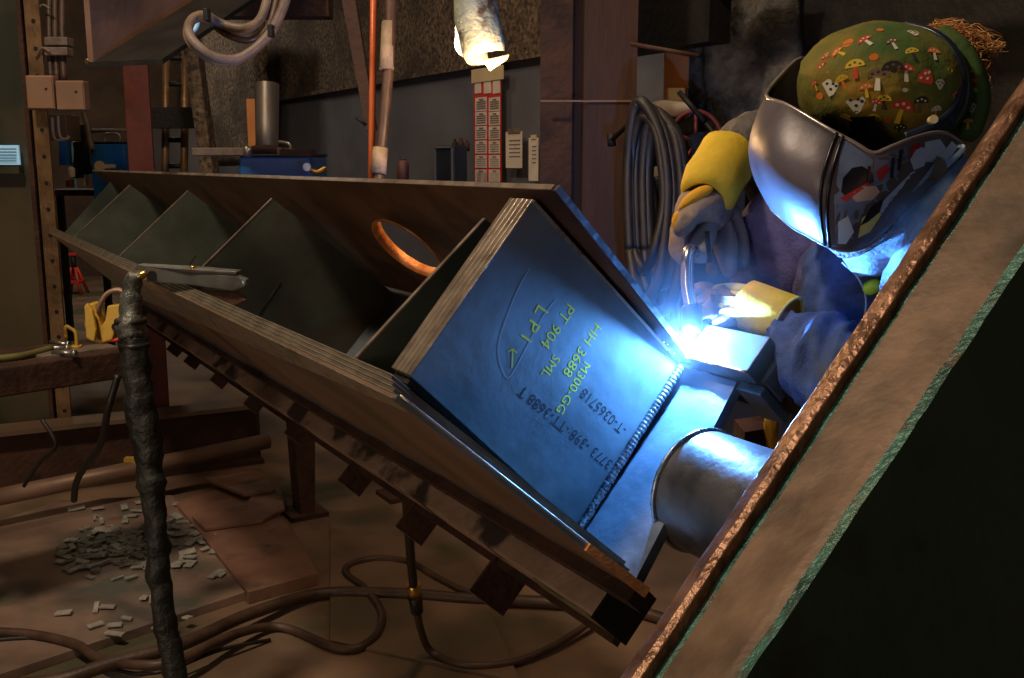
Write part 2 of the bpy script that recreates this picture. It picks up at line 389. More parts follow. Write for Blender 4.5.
for k, yy in enumerate((5,48)):
    b = B(); b.tube(catmull([P(36,yy+10,4.3),P(42,yy,4.28),P(50,yy+4,4.28)],5), .005, 6); b.obj('small_wire', M_hoseg, cd)

# overhead jib beam, top left
jb = thing('overhead_beam', P(190,40,3.1), 'brown overhead steel beam crossing the upper left corner', 'beam')
ja = P(88,62,2.9); jb2 = P(186,2,3.3); jd = (jb2-ja).normalized(); jn = V((-jd.y, jd.x, 0)).normalized()*-1; je = ja+jd*1.35
b = B(); b.prism([ja, je, je+K_*.5, ja+K_*.5], jn*.02); b.obj('beam_web', mat('brown beam paint', rgb(112,86,70), rgb(132,102,84), 5, .6, .1, .08), jb)
b = B(); b.prism([ja-K_*.015, je-K_*.015, je+jn*.26-K_*.015, ja+jn*.26-K_*.015], K_*.015); b.obj('beam_flange', S_dark, jb)
b = B(); b.tube([ja-jn*.004, je-jn*.004], .009, 6); b.obj('flange_lip', M_pslot, jb)
# second girder across behind hoses
b = B(); b.box(P(250,4,3.7), .6, .1, .10); tag(b.obj('cross_beam', S_rust), 'rusty crossbeam behind the looped grey hose', 'beam')

# loop hose bundle
hp = thing('hose_bundle', P(240,60,2.6), 'dusty grey hose bundle hanging in a loop from the overhead beam', 'hose')
main = [P(292,-30,2.5),P(284,5,2.5),P(268,36,2.5),P(240,58,2.48),P(212,56,2.45),P(191,38,2.45),P(190,22,2.5),P(204,15,2.55),P(222,24,2.6),P(246,28,2.6),P(262,16,2.65),P(272,-20,2.7)]
b = B(); b.tube(catmull(main,8), .012, 10); b.obj('hose', M_hoseg, hp)
b = B(); b.tube(catmull([p+V((-.012,.02,-.006)) for p in main],8), .009, 10); b.obj('hose', M_hoseg, hp)
b = B(); b.tube(catmull([P(206,18,2.6),P(226,34,2.62),P(250,40,2.62),P(270,24,2.65),P(280,-20,2.7)],8), .009, 8); b.obj('hose', M_rubb, hp)
b = B(); b.tube(catmull([P(186,40,2.6),P(196,28,2.6),P(198,18,2.62)],6), .006, 8); b.obj('small_wire', M_cyanlb, hp)
for x, y in ((271,31),(207,15)):
    b = B(); b.box(P(x,y,2.48), .012, .03, .03); b.obj('tie', S_dark, hp, bevel=.002)

# workbench clutter and blue welders
def miller(xa, xb, ya, yb, d, lab):
    c = P((xa+xb)/2, (ya+yb)/2, d); w = (xb-xa)/F*d; h = (yb-ya)/F*d
    t = thing('welding_machine', c-V((0,0,h/2)), lab, 'welding machine', 'blue welding power sources')
    b = B(); b.box(c+V((0,.15,0)), w, .4, h); b.obj('case', M_bluem, t, bevel=.01)
    b = B(); b.box(c+V((0,.15,h/2+.006)), w*1.02, .41, .012); b.obj('lid', S_dark, t, bevel=.002)
    b = B(); b.tube([c+V((-w*.25,-.052,h*.1)), c+V((-w*.25,-.058,h*.1))], .035, 16); b.box(c+V((w*.05,-.056,h*.1)), w*.34, .006, .025); b.obj('badge', M_buff, t)
    b = B(); b.tube(catmull([c+V((-w*.3,.1,h/2)), c+V((-w*.3,.1,h/2+.06)), c+V((w*.1,.1,h/2+.06)), c+V((w*.1,.1,h/2))],4), .008, 8); b.obj('handle', M_chrome, t)
    for k in (0,1): b = B(); b.tube([c+V((w*(.2+.15*k),-.05,-h*.25)), c+V((w*(.2+.15*k),-.09,-h*.25))], .018, 10); b.obj('knob', S_dark, t)
    return t
miller(95,129,144,200,6.5,'small blue welding machine left of the red post')
miller(243,314,157,240,4.6,'wide blue welding machine under the shelf with the steel tube')
b = B(); b.box(P(245,152,4.6), .40, .3, .035); tag(b.obj('shelf', M_hoseg, bevel=.004), 'grey dusty shelf board under the upright steel tube', 'shelf')
tt = thing('steel_tube', P(267,150,4.5), 'upright grey steel tube standing on the dusty shelf', 'tube')
b = B(); b.tube([P(267,150,4.5),P(267,84,4.5)], [.05,.055], 24, caps=False); b.tube([P(267,84,4.5),P(267,149,4.5)], .044, 24, caps=False); b.obj('tube_wall', M_can, tt)
b = B(); b.tube([P(267,156,4.5),P(267,148,4.5)], .075, 24); b.obj('base_ring', S_rust, tt)
b = B(); b.box(P(254,125,4.9), .06, .02, .25); tag(b.obj('board', M_wood), 'orange wooden board behind the upright steel tube', 'board')
b = B(); b.box(P(298,153,4.5), .14, .12, .03); tag(b.obj('steel_plate', S_rust), 'rusty plate lying on the wide blue welder', 'plate')
g = thing('gauge', P(307,168,4.4), 'round silver gauge at the right end of the wide blue welder', 'gauge')
b = B(); b.tube([P(307,167,4.42),P(307,167,4.36)], .018, 16); b.obj('dial', M_chrome, g)
b = B(); b.tube(catmull([P(310,170,4.4),P(318,172,4.4),P(326,168,4.4)],4), .012, 8); b.obj('fitting', M_brass, g)
b = B(); b.tube([P(248,147,4.45),P(248,157,4.45)], .02, 12); tag(b.obj('socket', M_chrome), 'small steel socket beside the foot of the steel tube', 'socket')
# clutter left
cl = thing('work_table', Fl(80,262,0), 'dark work table far back between column and small blue welder', 'table')
b = B(); b.box(P(85,192,7.0), .5, .4, .04); b.obj('table_top', S_rust, cl)
for x in (60,101):
    zt = P(x,195,7.0); b = B(); b.box(V((zt.x,zt.y,zt.z/2)), .04,.04,zt.z); b.obj('leg', S_dark, cl)
cols = [(M_bluem,66,150,10,30),(M_white,72,172,8,10),(S_dark,78,160,7,36),(M_chrome,91,152,6,30),(M_white,90,180,9,12),(S_red,70,183,8,8),(M_cyanlb,74,165,3,46),(M_buff,77,126,7,11),(S_dark,86,150,9,50)]
nm = ['drill_case','paper_roll','gas_torch','spray_can','folded_rag','oil_tin','blue_rod','paint_jar','tool_bag']
lb = ['small blue case on the far work table','white paper roll on the far work table','black gas torch on the far work table','pale spray can beside the small blue welder','folded white rag on the far table edge','small red tin on the far work table','thin pale blue rod leaning over the far table','buff jar on the shelf below the tan boxes','black tool bag hanging behind the far table']
for (m, x, y, w, h), n_, l_ in zip(cols, nm, lb):
    c = P(x, y, 6.6+.05*random.random()); ww = w/F*6.6; hh = h/F*6.6
    b = B()
    if n_ in ('paper_roll','spray_can','oil_tin','blue_rod','paint_jar'):
        b.tube([c-V((0,0,hh/2)), c+V((0,0,hh*.35)), c+V((0,0,hh*.42)), c+V((0,0,hh/2))], [ww/2,ww/2,ww*.35,ww*.3], 12)
    else:
        b.hexa([c+V(q) for q in [(-ww/2,-.05,-hh/2),(ww/2,-.05,-hh/2),(ww/2,.05,-hh/2),(-ww/2,.05,-hh/2),(-ww*.35,-.04,hh/2),(ww*.4,-.04,hh/2),(ww*.4,.04,hh/2),(-ww*.35,.04,hh/2)]])
    tag(b.obj(n_, m, bevel=.006), l_, n_.replace('_', ' '))
b = B(); b.box(P(64,128,6.2), .12,.2,.16); tag(b.obj('wooden_crate', S_outer, bevel=.005), 'brown crate on the high shelf right of the slotted angle', 'crate')
cbl = catmull([P(52,118,5.8),P(53,133,5.8),P(56,140,5.8),P(66,139,5.8),P(69,136,5.8)],5)
b = B(); b.tube(cbl, .008, 6); b.tube([p+V((.035,0,.01)) for p in cbl[:12]], .007, 6); tag(b.obj('bright_cable', M_white), 'bright white cable loop dangling under the tan boxes', 'cable')
b = B(); b.tube(catmull([P(84,112,6.4),P(88,128,6.4),P(92,150,6.4)],4), .02, 8); b.tube([P(90,131,6.4),P(128,130,6.4)], .012, 8); tag(b.obj('wall_pipe', M_hoseg), 'thin grey bent pipe above the small blue welder', 'pipe')

# wall fittings
c0 = wall_pt(487,130,.03); W_ = A_*-1
cal = thing('wall_calendar', wall_pt(487,182,.03), 'tall red and white wall calendar under the work lamp', 'calendar')
def wbox(b, x0, x1, y0, y1, off, th=.006):
    p0 = wall_pt(x0,y0,off); p1 = wall_pt(x1,y1,off)
    w = abs((p1-p0).dot(A_)); b.box((p0+p1)/2, th, w, abs(p0.z-p1.z), (U_, A_, K_))
b = B(); wbox(b,474,501,78,184,.03); b.obj('backing_sheet', M_cred, cal)
b = B()
for j in range(6):
    for i in range(2): wbox(b, 475.5+i*13.5, 486.5+i*13.2, 98+j*14.3, 110.5+j*14.3, .036, .004)
wbox(b,475,481,82,93,.036,.004); wbox(b,484,491,82,93,.036,.004); wbox(b,493,500,81,93,.036,.004)
b.mi = 1
for j in range(6):
    for i in range(2):
        wbox(b, 479+i*13.5, 483+i*13.2, 99+j*14.3, 99.9+j*14.3, .041, .003)
        for k in range(4): wbox(b, 476.5+i*13.5, 485.5+i*13.2, 101.5+j*14.3+k*2.2, 101.8+j*14.3+k*2.2, .041, .002)
b.obj('month_sheets', [M_white, M_ink], cal)
b = B(); wbox(b,472,503,70,79,.04,.01); b.obj('top_strip', M_buff, cal)
for x0,x1,y0,y1,lab,cl_ in ((506,522,132,168,'plain white notice sheet with one short printed line','notice'),(529,538,138,181,'white notice sheet half hidden by the rusty column','notice')):
    t = thing('notice_sheet', wall_pt((x0+x1)/2,y1,.03), lab, cl_)
    b = B(); wbox(b,x0,x1,y0,y1,.03,.004); b.obj('paper', M_white, t)
    b = B()
    for k in range(5): wbox(b,x0+3,x1-2,y0+8+k*4,y0+8.8+k*4,.034,.002)
    b.obj('printed_lines', M_ink, t)
    b = B(); wbox(b,x0+2,x1-2,y0-3,y0+1,.036,.006); b.obj('clip', M_hoseg if x0<520 else M_buff, t)
mon = thing('cabinet', wall_pt(452,182,.3), 'dark steel cabinet box with a lighter rim by the wall', 'cabinet')
b = B(); c = wall_pt(463,168,.3); b.box(c+U_*-.08, .09,.24,.26,(U_,A_,K_)); b.obj('cabinet_body', M_navy, mon, bevel=.006)
b = B()
for dz in (.12,-.12): b.box(c+U_*-.13+K_*dz, .01,.23,.01,(U_,A_,K_))
for ds in (.11,-.11): b.box(c+U_*-.13+A_*ds, .01,.01,.25,(U_,A_,K_))
b.obj('door_rim', M_grey, mon)
for x, y, r, m, n_, l_ in ((455,145,.016,S_dark,'knob_jar','small dark jar at the left on the cabinet'),(461,144,.02,S_rust,'tin','dusty round tin at the middle on the cabinet'),(467,146,.016,S_rust,'bottle','small dark bottle at the right on the cabinet')):
    c = wall_pt(x,y,.3); b = B(); b.tube([c-K_*.03,c+K_*.012,c+K_*.02,c+K_*.035],[r,r,r*.5,r*.5],12); tag(b.obj(n_, m), l_, 'container')
rc = thing('red_canister', P(403,178,3.2), 'small red canister standing behind the web plate top edge', 'canister')
b = B(); b.tube([P(403,182,3.2),P(403,164,3.2),P(403,161,3.2),P(403,160,3.2)],[.019,.019,.014,.004],16); b.obj('canister_body', S_red, rc)
b = B(); b.tube([P(403,160,3.2),P(403,158.5,3.2)],.008,12); b.obj('cap', S_rust, rc)

# central rusty column (H section)
sc_ = thing('steel_column', V((X(585,3.6),3.6,0)), 'wide rust brown steel column between calendar and hose coils', 'column')
xl, xr = X(540,3.5), X(630,3.5)
b = B(); b.box((xl+.055,3.55,1.9), .11,.02,3.8); b.obj('flange_strip', S_rust, sc_)
b = B(); b.box((xr-.075,3.5,1.9), .17,.02,3.8); b.box((xr-.16,3.6,1.9), .02,.2,3.8); b.box((xr-.075,3.7,1.9), .17,.02,3.8); b.obj('channel', S_col, sc_)
b = B(); b.box((xl+.12,3.62,1.9), .10,.03,3.8); b.obj('web_strip', S_col, sc_)
b = B(); b.box(((xl+xr)/2,3.486,1.66), xr-xl,.008,.006); b.obj('scribe_line', S_outer, sc_)
b = B(); b.box(((xl+xr)/2,3.55,.02), .42,.32,.04); b.obj('base_plate', S_rust, sc_)

# right-hand background
hb = B(); hb.box(wall_pt(664,18,.62), .10,.62,.24,(U_,A_,K_)); tag(hb.obj('cross_beam', S_dark), 'dark maroon crossbeam right of the rusty column', 'beam')
b = B(); b.tube([P(631,44,3.3),P(700,56,3.2)], .008, 6); tag(b.obj('beam_lip', S_col), 'thin rusty rod along the maroon crossbeam', 'rod')
b = B(); b.box(wall_pt(800,-34,.6), .1,2.4,.09,(U_,A_,K_)); tag(b.obj('roof_rail', S_outer), 'pale brown rail along the top above the insulation', 'rail')
b = B(); b.box(P(676,83,3.8), .09,.03,.22); tag(b.obj('board', M_wood), 'orange board behind the torn insulation', 'board')
b = B(); b.box(P(676,98,3.7), .06,.04,.07); tag(b.obj('cardboard_box', M_buff, bevel=.003), 'small buff box on the pale rolled cloth', 'box')
b = B(); b.tube(catmull([P(655,110,3.65),P(661,108,3.62),P(675,109,3.62),P(688,111,3.66)],5), [.02]+[.028]*14+[.022], 12); tag(b.obj('rolled_cloth', M_white), 'white rolled cloth above the hose coils', 'cloth')
# hose coil on a hook
hc = thing('hose_coil', P(650,200,3.0), 'thick black hoses hanging in loops on the rusty column', 'hose')
for k, (dx, w, yb) in enumerate(((0,22,300),(8,20,290),(15,24,310),(4,14,270),(20,16,285))):
    x = 640+dx
    pts = [P(x-10,250,3.0),P(x-12,170,3.0),P(x-6,112+k*4,2.95),P(x+4,104+k*5,2.92),P(x+w,140,2.9),P(x+w+6,200,2.9),P(x+w-4,yb-20,2.9),P(x,yb,2.95),P(x-10,250,3.0)]
    b = B(); b.tube(catmull(pts,8), .014 if k%2 else .018, 10); b.obj('hose_loop', M_rub, hc)
for k in range(4):
    b = B(); b.tube(catmull([P(632+k*12,150+k*14,3.1),P(650+k*8,230,3.05),P(640+k*14,330,3.0)],8), .012, 8); b.obj('hanging_hose', M_rubb if k%2 else M_rub, hc)
b = B(); b.tube([P(612,140,3.25),P(648,106,3.1)], .008, 8); b.tube([P(611,134,3.26),P(612,146,3.26)], .014, 8); tag(b.obj('hook_rod', S_dark), 'black hook rod sticking out of the rusty column', 'hook')
hr = thing('hose_reel', P(696,145,3.6), 'maroon hose reel wheel behind the raised glove', 'reel')
cc = P(696,142,3.6); ring = [cc+V((cos(a)*.095, .03*sin(a), sin(a)*.11)) for a in [2*pi*i/28 for i in range(28)]]
b = B(); b.tube(ring, .009, 8, closed=True); b.obj('rim', M_reel, hr)
b = B(); b.tube([p+V((.015,.06,.0)) for p in ring], .008, 8, closed=True); b.obj('rim', M_reel, hr)
for k in range(5):
    a = 2*pi*k/5+.3; b = B(); b.tube([cc, cc+V((cos(a)*.09,.03*sin(a),sin(a)*.105))], .007, 8); b.obj('spoke', M_reel, hr)
b = B(); b.tube([cc+V((0,-.02,0)),cc+V((0,.08,0))], .03, 14); b.obj('hub', S_dark, hr)
b = B(); b.tube([P(679,92,3.5),P(705,122,3.45)], .01, 8); b.tube([P(702,119,3.46),P(713,132,3.44),P(712,150,3.44)], .008, 8); tag(b.obj('reel_handle', S_dark), 'black bent rod above the maroon reel', 'handle')
# more background dark cabinet behind hoses
b = B(); b.box(P(660,250,3.9), .5,.3,.9); tag(b.obj('blue_cabinet', M_navy, bevel=.01), 'dark navy cabinet behind the hanging hoses', 'cabinet')
for k, (x, y) in enumerate(((652,132),(641,128),(645,158),(658,176))):
    b = B(); b.box(P(x,y,3.6), .03,.02,.07,(V((.97,0,.2)),V((0,1,0)),V((-.2,0,.97)))); tag(b.obj('paper_tag', M_white), ['white paper tag between the hose loops, topmost right','small white tag left beside the hose loops','pale tag low between the hose loops','pale tag behind the right hose loop'][k], 'tag')

# poles in front of the wall
b = B(); b.tube([P(374,-60,2.5),P(373,60,2.5),P(372,130,2.5),P(371,200,2.5)], .0085, 12); tag(b.obj('orange_hose', M_copper), 'straight orange hose hanging down behind the girder', 'hose')
tp = thing('taped_cable', P(380,200,2.45), 'brown cable with two pale tape wraps beside the orange hose', 'cable')
b = B(); b.tube(catmull([P(391,-60,2.45),P(390,40,2.45),P(385,110,2.45),P(379,170,2.45),P(377,210,2.45)],6), .0135, 12); b.obj('cable', M_rubb, tp)
b = B(); b.tube([P(388.5,22,2.45),P(386.5,70,2.45)], [.0165,.0185], 12); b.obj('tape_wrap', M_tape, tp)
b = B(); b.tube([P(380.5,148,2.45),P(378,174,2.45)], [.019,.02], 12); b.obj('tape_wrap', M_tape, tp)
b = B(); b.prism([P(338,-20,3.4),P(352,-20,3.4),P(376,130,3.4),P(366,130,3.4)], (0,.05,0)); tag(b.obj('slanted_brace', S_rust), 'slanted brown brace left of the orange hose', 'brace')
b = B(); b.tube([P(356,117,3.3),P(366,125,3.3)], .006, 6); tag(b.obj('small_hook', S_dark), 'small black hook on the slanted brace', 'hook')

# hanging work lamp
wl = thing('work_lamp', P(480,60,2.2), 'hanging trouble lamp with tarnished shield and lit bulb', 'lamp')
dl = 2.2
ax0 = P(472,-12,dl); ax1 = P(487,58,dl); axd = (ax1-ax0).normalized()
xx = V((1,0,0)); xx = (xx-axd*xx.dot(axd)).normalized(); yy = axd.cross(xx)
rows = []
for j in range(9):
    t = j/8; c = ax0.lerp(ax1, t); r = .040+.012*min(1, t*3)-.006*(t > .9)
    row = []
    for i in range(17):
        a = radians(-30+245*i/16)     # open towards the far-left side
        wv = 1+.05*noise.noise(V((i*.7, j*.9, 0)))
        row.append(c-(xx*cos(a+pi/3)+yy*sin(a+pi/3))*r*wv*-1)
    rows.append(row)
b = B(); b.grid(rows); b.obj('shield', M_lampsh, wl, solid=.002)
b = B(); b.tube([ax0-axd*.12, ax0-axd*.02, ax0+axd*.02, ax0+axd*.05], [.016,.02,.036,.042], 16); b.obj('socket_grip', M_lampsh, wl)
bc = P(466,43,dl+.02)
b = B(); b.sphere(bc, .026, .026, .03); b.tube([bc-axd*.05, bc-axd*.02], [.014,.02], 12); b.obj('bulb', M_bulb, wl)
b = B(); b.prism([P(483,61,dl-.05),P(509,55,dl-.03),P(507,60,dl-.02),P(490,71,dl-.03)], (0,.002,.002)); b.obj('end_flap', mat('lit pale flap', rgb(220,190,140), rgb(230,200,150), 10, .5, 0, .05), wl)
b = B(); b.tube(catmull([ax0-axd*.11, ax0-axd*.2, ax0-axd*.5+V((-.05,0,.1))],4), .006, 8); b.obj('cord', M_rub, wl)

# =====================================================================
# THE GIRDER
gi = thing('welded_girder', G(.1,.4,1.5)*1.0, 'long open U shaped steel girder tilted on edge with cross plates', 'girder')
SF = 3.58
AI = .314    # inner face of the far web
# far web plate with oval opening
def AZ(e2, s, e1): return G(e1, e2, s)
hole_c = (.19, .73); hr_ = (.085, .15)
hole = [(hole_c[0]+.092*cos(t)+.03*sin(t), hole_c[1]+.14*sin(t)) for t in [2*pi*k/40 for k in range(40)]]
b = B()
bm = bmesh.new()
outer = [(-.016,-.055),(.385,-.004),(.385,.02),(.385,SF+.1),(-.016,SF+.2)]
def lay(e1):
    ov = [bm.verts.new(G(e1, p[0], p[1])) for p in outer]; hv = [bm.verts.new(G(e1, p[0], p[1])) for p in hole]
    oe = [bm.edges.new((ov[i], ov[(i+1)%len(ov)])) for i in range(len(ov))]; he = [bm.edges.new((hv[i], hv[(i+1)%len(hv)])) for i in range(len(hv))]
    bmesh.ops.triangle_fill(bm, use_beauty=True, use_dissolve=False, edges=oe+he)
    return ov, hv
o1, h1 = lay(AI); o2, h2 = lay(AI+.009)
for a_, c_ in ((o1, o2), (h1, h2)):
    for i in range(len(a_)): bm.faces.new((a_[i], a_[(i+1)%len(a_)], c_[(i+1)%len(a_)], c_[i]))
bm.verts.index_update()
vs = [v.co.copy() for v in bm.verts]; fs = [[v.index for v in f.verts] for f in bm.faces]
# drop faces that fell inside the opening
b.add(vs, fs, False); bm.free()
b.obj('far_web', S_web, gi)
# bright ground edge along the near end and top of far web
b = B(); b.prism([G(AI,-.017,-.057),G(AI+.0095,-.017,-.057),G(AI+.0095,.386,-.006),G(AI,.386,-.006)], -A_*.003); b.obj('web_end_edge', S_blue, gi)
b = B(); b.prism([G(AI,-.0165,-.05),G(AI+.009,-.0165,-.05),G(AI+.009,-.0165,SF+.2),G(AI,-.0165,SF+.2)], -E2*.002); b.obj('web_top_edge', S_edge, gi)
# rim sleeve in the opening
b = B(); ring = [G(AI+.02, p[0], p[1]) for p in hole]; ring2 = [G(AI+.024, p[0], p[1]) for p in hole]
n = len(ring)
inn = [G(AI-.002, hole_c[0]+(p[0]-hole_c[0])*.94, hole_c[1]+(p[1]-hole_c[1])*.94) for p in hole]; inn2 = [G(AI+.022, hole_c[0]+(p[0]-hole_c[0])*.94, hole_c[1]+(p[1]-hole_c[1])*.94) for p in hole]
out = [G(AI-.002, p[0], p[1]) for p in hole]; out2 = [G(AI+.022, p[0], p[1]) for p in hole]
b.add(inn+inn2+out+out2, [(i,(i+1)%n,n+(i+1)%n,n+i) for i in range(n)]+[(2*n+i,(i+1)%n+2*n,3*n+(i+1)%n,3*n+i) for i in range(n)]+[(i,(i+1)%n,2*n+(i+1)%n,2*n+i) for i in range(n)]+[(n+i,n+(i+1)%n,3*n+(i+1)%n,3*n+i) for i in range(n)], True)
b.obj('opening_rim', S_orange, gi)
# near web: four laminations
lam = .0068
for k in range(4):
    e0 = -.004-lam*(k+1)+.0008; e9 = -.004-lam*k-.0008
    b = B(); b.hexa([G(e0,-.012,-.004-.014*k),G(e9,-.012,-.004-.014*k),G(e9,-.012,SF-.10),G(e0,-.012,SF-.10), G(e0,.40,-.12-.015*k),G(e9,.40,-.12-.015*k),G(e9,.40,SF-.10),G(e0,.40,SF-.10)])
    b.obj('near_web_layer', S_outer if k == 3 else S_band, gi)
b = B()
for k in range(5):
    e = -.004-lam*k; b.hexa([G(e-.0009,-.0135,-.004-.010*k),G(e+.0009,-.0135,-.004-.010*k),G(e+.0009,-.0135,SF-.10),G(e-.0009,-.0135,SF-.10),G(e-.0009,.02,-.004-.010*k),G(e+.0009,.02,-.004-.010*k),G(e+.0009,.39,SF-.10),G(e-.0009,.39,SF-.10)])
b.obj('lamination_seams', S_seam, gi)
b = B(); b.prism([G(-.0312,-.012,-.047),G(-.0235,-.012,-.047),G(-.0235,.32,-.142),G(-.0312,.32,-.142)], -A_*.003); b.obj('near_web_end', S_blue, gi)
b = B(); b.prism([G(-.0335,.30,-.140),G(-.021,.30,-.140),G(-.019,.405,-.170),G(-.0335,.405,-.170)], -A_*.006); b.obj('heated_end', S_orange, gi, disp=(60,.0015))
b = B(); b.tube([G(-.0232,-.01+.40*i/20,-.050-.118*i/20) for i in range(21)], .0018, 6); b.obj('polished_edge', S_seam, gi)
# floor plate of the U (e2 = .395), reaching past the diaphragm
b = B(); b.hexa([G(-.03,.395,-.155),G(.31,.395,-.10),G(.33,.395,SF-.1),G(-.04,.395,SF-.1),G(-.03,.412,-.155),G(.31,.412,-.10),G(.33,.412,SF-.1),G(-.04,.412,SF-.1)]); b.obj('bottom_flange', S_blue, gi)
# brown lower ledge strip on the near web
b = B(); b.hexa([G(-.05,.40,-.16),G(-.02,.40,-.16),G(-.02,.40,SF-.1),G(-.05,.40,SF-.1),G(-.05,.445,-.15),G(-.02,.445,-.15),G(-.02,.445,SF-.1),G(-.05,.445,SF-.1)]); b.obj('ledge_strip', S_rust, gi)
# end diaphragm: pack of five plates
pt = .0125
for k in range(5):
    s0 = .001+pt*k; w_ = pt*.84
    b = B(); b.hexa([G(.012,.012,s0),G(.306,-.004,s0),G(.306,-.004,s0+w_),G(.012,.012,s0+w_), G(.003,.395,s0),G(.304,.368,s0),G(.304,.368,s0+w_),G(.003,.395,s0+w_)])
    o = b.obj('end_plate', S_plate, gi)
    b = B(); b.prism([G(.012,.0118,s0),G(.306,-.0042,s0),G(.306,-.0042,s0+w_),G(.012,.0118,s0+w_)], -E2*.002); b.obj('ground_edge', S_edge, o, bevel=.0004)
b = B(); b.prism([G(.302,-.004,.0008),G(.3065,-.004,.0008),G(.3045,.366,.0008),G(.3,.366,.0008)], -A_*.002); b.obj('bright_edge', S_seam, gi)
# black bar standing in for the dark gap between end plate and near web
b = B(); b.prism([G(.002,.02,.012),G(.013,.02,.012),G(.002,.39,.012)], A_*.05); b.obj('gap_dark', S_dark, gi)
# intermediate stiffeners
for s in (.115, 1.12, 1.93, 2.85):
    t_ = .007
    b = B(); b.hexa([G(-.002,-.014,s),G(.276,.010,s),G(.276,.010,s+t_),G(-.002,-.014,s+t_), G(-.002,.395,s),G(.305,.395,s),G(.305,.395,s+t_),G(-.002,.395,s+t_)])
    st = b.obj('stiffener', S_stiff, gi)
    b = B(); b.prism([G(-.002,-.0142,s-.0005),G(.276,.0098,s-.0005),G(.276,.0098,s+t_+.0005),G(-.002,-.0142,s+t_+.0005)], -E2*.0025); b.obj('ground_edge', S_edge, st)
    if s > 1:
        b = B(); b.tube([G(.05,.16,s-.0003),G(.14,.15,s-.0003)], .0009, 6); b.obj('scribe_mark', S_dark, st)
# closing plate at the far end
b = B(); b.hexa([G(0,0.03,SF-.12),G(.30,.03,SF-.12),G(.30,.03,SF-.11),G(0,.03,SF-.11),G(0,.395,SF-.12),G(.30,.395,SF-.12),G(.30,.395,SF-.11),G(0,.395,SF-.11)]); b.obj('closing_plate', S_stiff, gi)
# weld bead, bottom-right corner of the end plate
b = B()
for k in range(46):
    t = k/45; c = G(.006+.29*t, .388-.018*t, -.004)
    b.sphere(c+V((random.uniform(-.0008,.0008),0,0)), .0068, .0055, .0068, (E2, (E1*.9+A_*.3).normalized(), A_), 8, 6)
b.obj('weld_bead', S_bead, gi)
# writing on the end plate, upside down as in the photo
fx = lambda e1, e2: G(e1, e2, -.0006)
def on_face(px, py):
    r = ray(px, py); t = (L0+A_*.0008-CAM).dot(A_)/r.dot(A_); return CAM+r*t
for s_, sz, p0, p1 in (('3773 -398:-TT-3688 T', .0235, (616,470), (514,384)), ('-T-0365718', .023, (632,438), (575,384))):
    a0 = on_face(*p0); a1 = on_face(*p1); xd = (a1-a0).normalized(); yd = (-A_).cross(xd)
    b = B(); put_text(b, s_, sz, (a0+a1)/2, xd, yd); b.obj('stencil_line', M_stencil, gi)
b = B()
for s_, sz, p0, p1 in (('L P I', .029, (546,302), (522,345)), ('PT 904', .024, (575,300), (540,352)), ('SML', .02, (560,352), (541,380)), ('HH 3688', .023, (604,316), (560,384)), ('M300-GG', .020, (594,352), (552,424))):
    a0 = on_face(*p0); a1 = on_face(*p1); xd = (a1-a0).normalized(); yd = (-A_).cross(xd)
    put_text(b, s_, sz*1.06, (a0+a1)/2, xd, yd)
ar = [on_face(512,368), on_face(513,349), on_face(508,352), on_face(513,349), on_face(517,353)]
for i in range(len(ar)-1):
    d_ = (ar[i+1]-ar[i]).normalized().cross(A_)*.0009; b.add([ar[i]-d_, ar[i+1]-d_, ar[i+1]+d_, ar[i]+d_], [(0,1,2,3)], False)
b.obj('paint_stick_writing', M_chalk, gi)
b = B(); cp_ = catmull([on_face(x, y) for x, y in ((530,268),(517,292),(504,325),(499,345),(500,362),(508,378),(520,360),(533,335),(546,312),(556,300))], 4); q_ = []
for i in range(len(cp_)):
    t = (cp_[min(i+1,len(cp_)-1)]-cp_[max(i-1,0)]).normalized().cross(A_)*.0008; q_ += [cp_[i]-t, cp_[i]+t]
b.add(q_, [(2*i,2*i+1,2*i+3,2*i+2) for i in range(len(cp_)-1)], False); b.obj('chalk_curve', M_wchalk, gi)

# pipe stub lying in the U past the end plate
pi_ = thing('pipe_stub', G(.16,.32,-.25), 'thick steel pipe stub welded in line past the girder end plate', 'pipe')
pr = .089; pc = (.146, .437)
N_ = 40
def circ(r, s, coped=0):
    return [G(pc[0]+r*cos(2*pi*k/N_), pc[1]+r*sin(2*pi*k/N_), s+coped*cos(2*(2*pi*k/N_))) for k in range(N_)]
b = B(); rings = [circ(pr,-.120), circ(pr,-.130), circ(pr,-.30), circ(pr,-.50), circ(pr-.008,-.505), circ(pr-.010,-.50), circ(pr-.010,-.120)]
vs = sum(rings, []); fs = []
for j in range(len(rings)-1):
    for k in range(N_): fs.append((j*N_+k, j*N_+(k+1)%N_, (j+1)*N_+(k+1)%N_, (j+1)*N_+k))
for k in range(N_): fs.append(((len(rings)-1)*N_+k, (len(rings)-1)*N_+(k+1)%N_, (k+1)%N_, k))
b.add(vs, fs, True); b.obj('pipe_wall', S_pipe, pi_)
b = B(); b.tube(circ(pr+.001,-.121), .004, 6, closed=True); b.obj('weld_ring', S_bead, pi_)

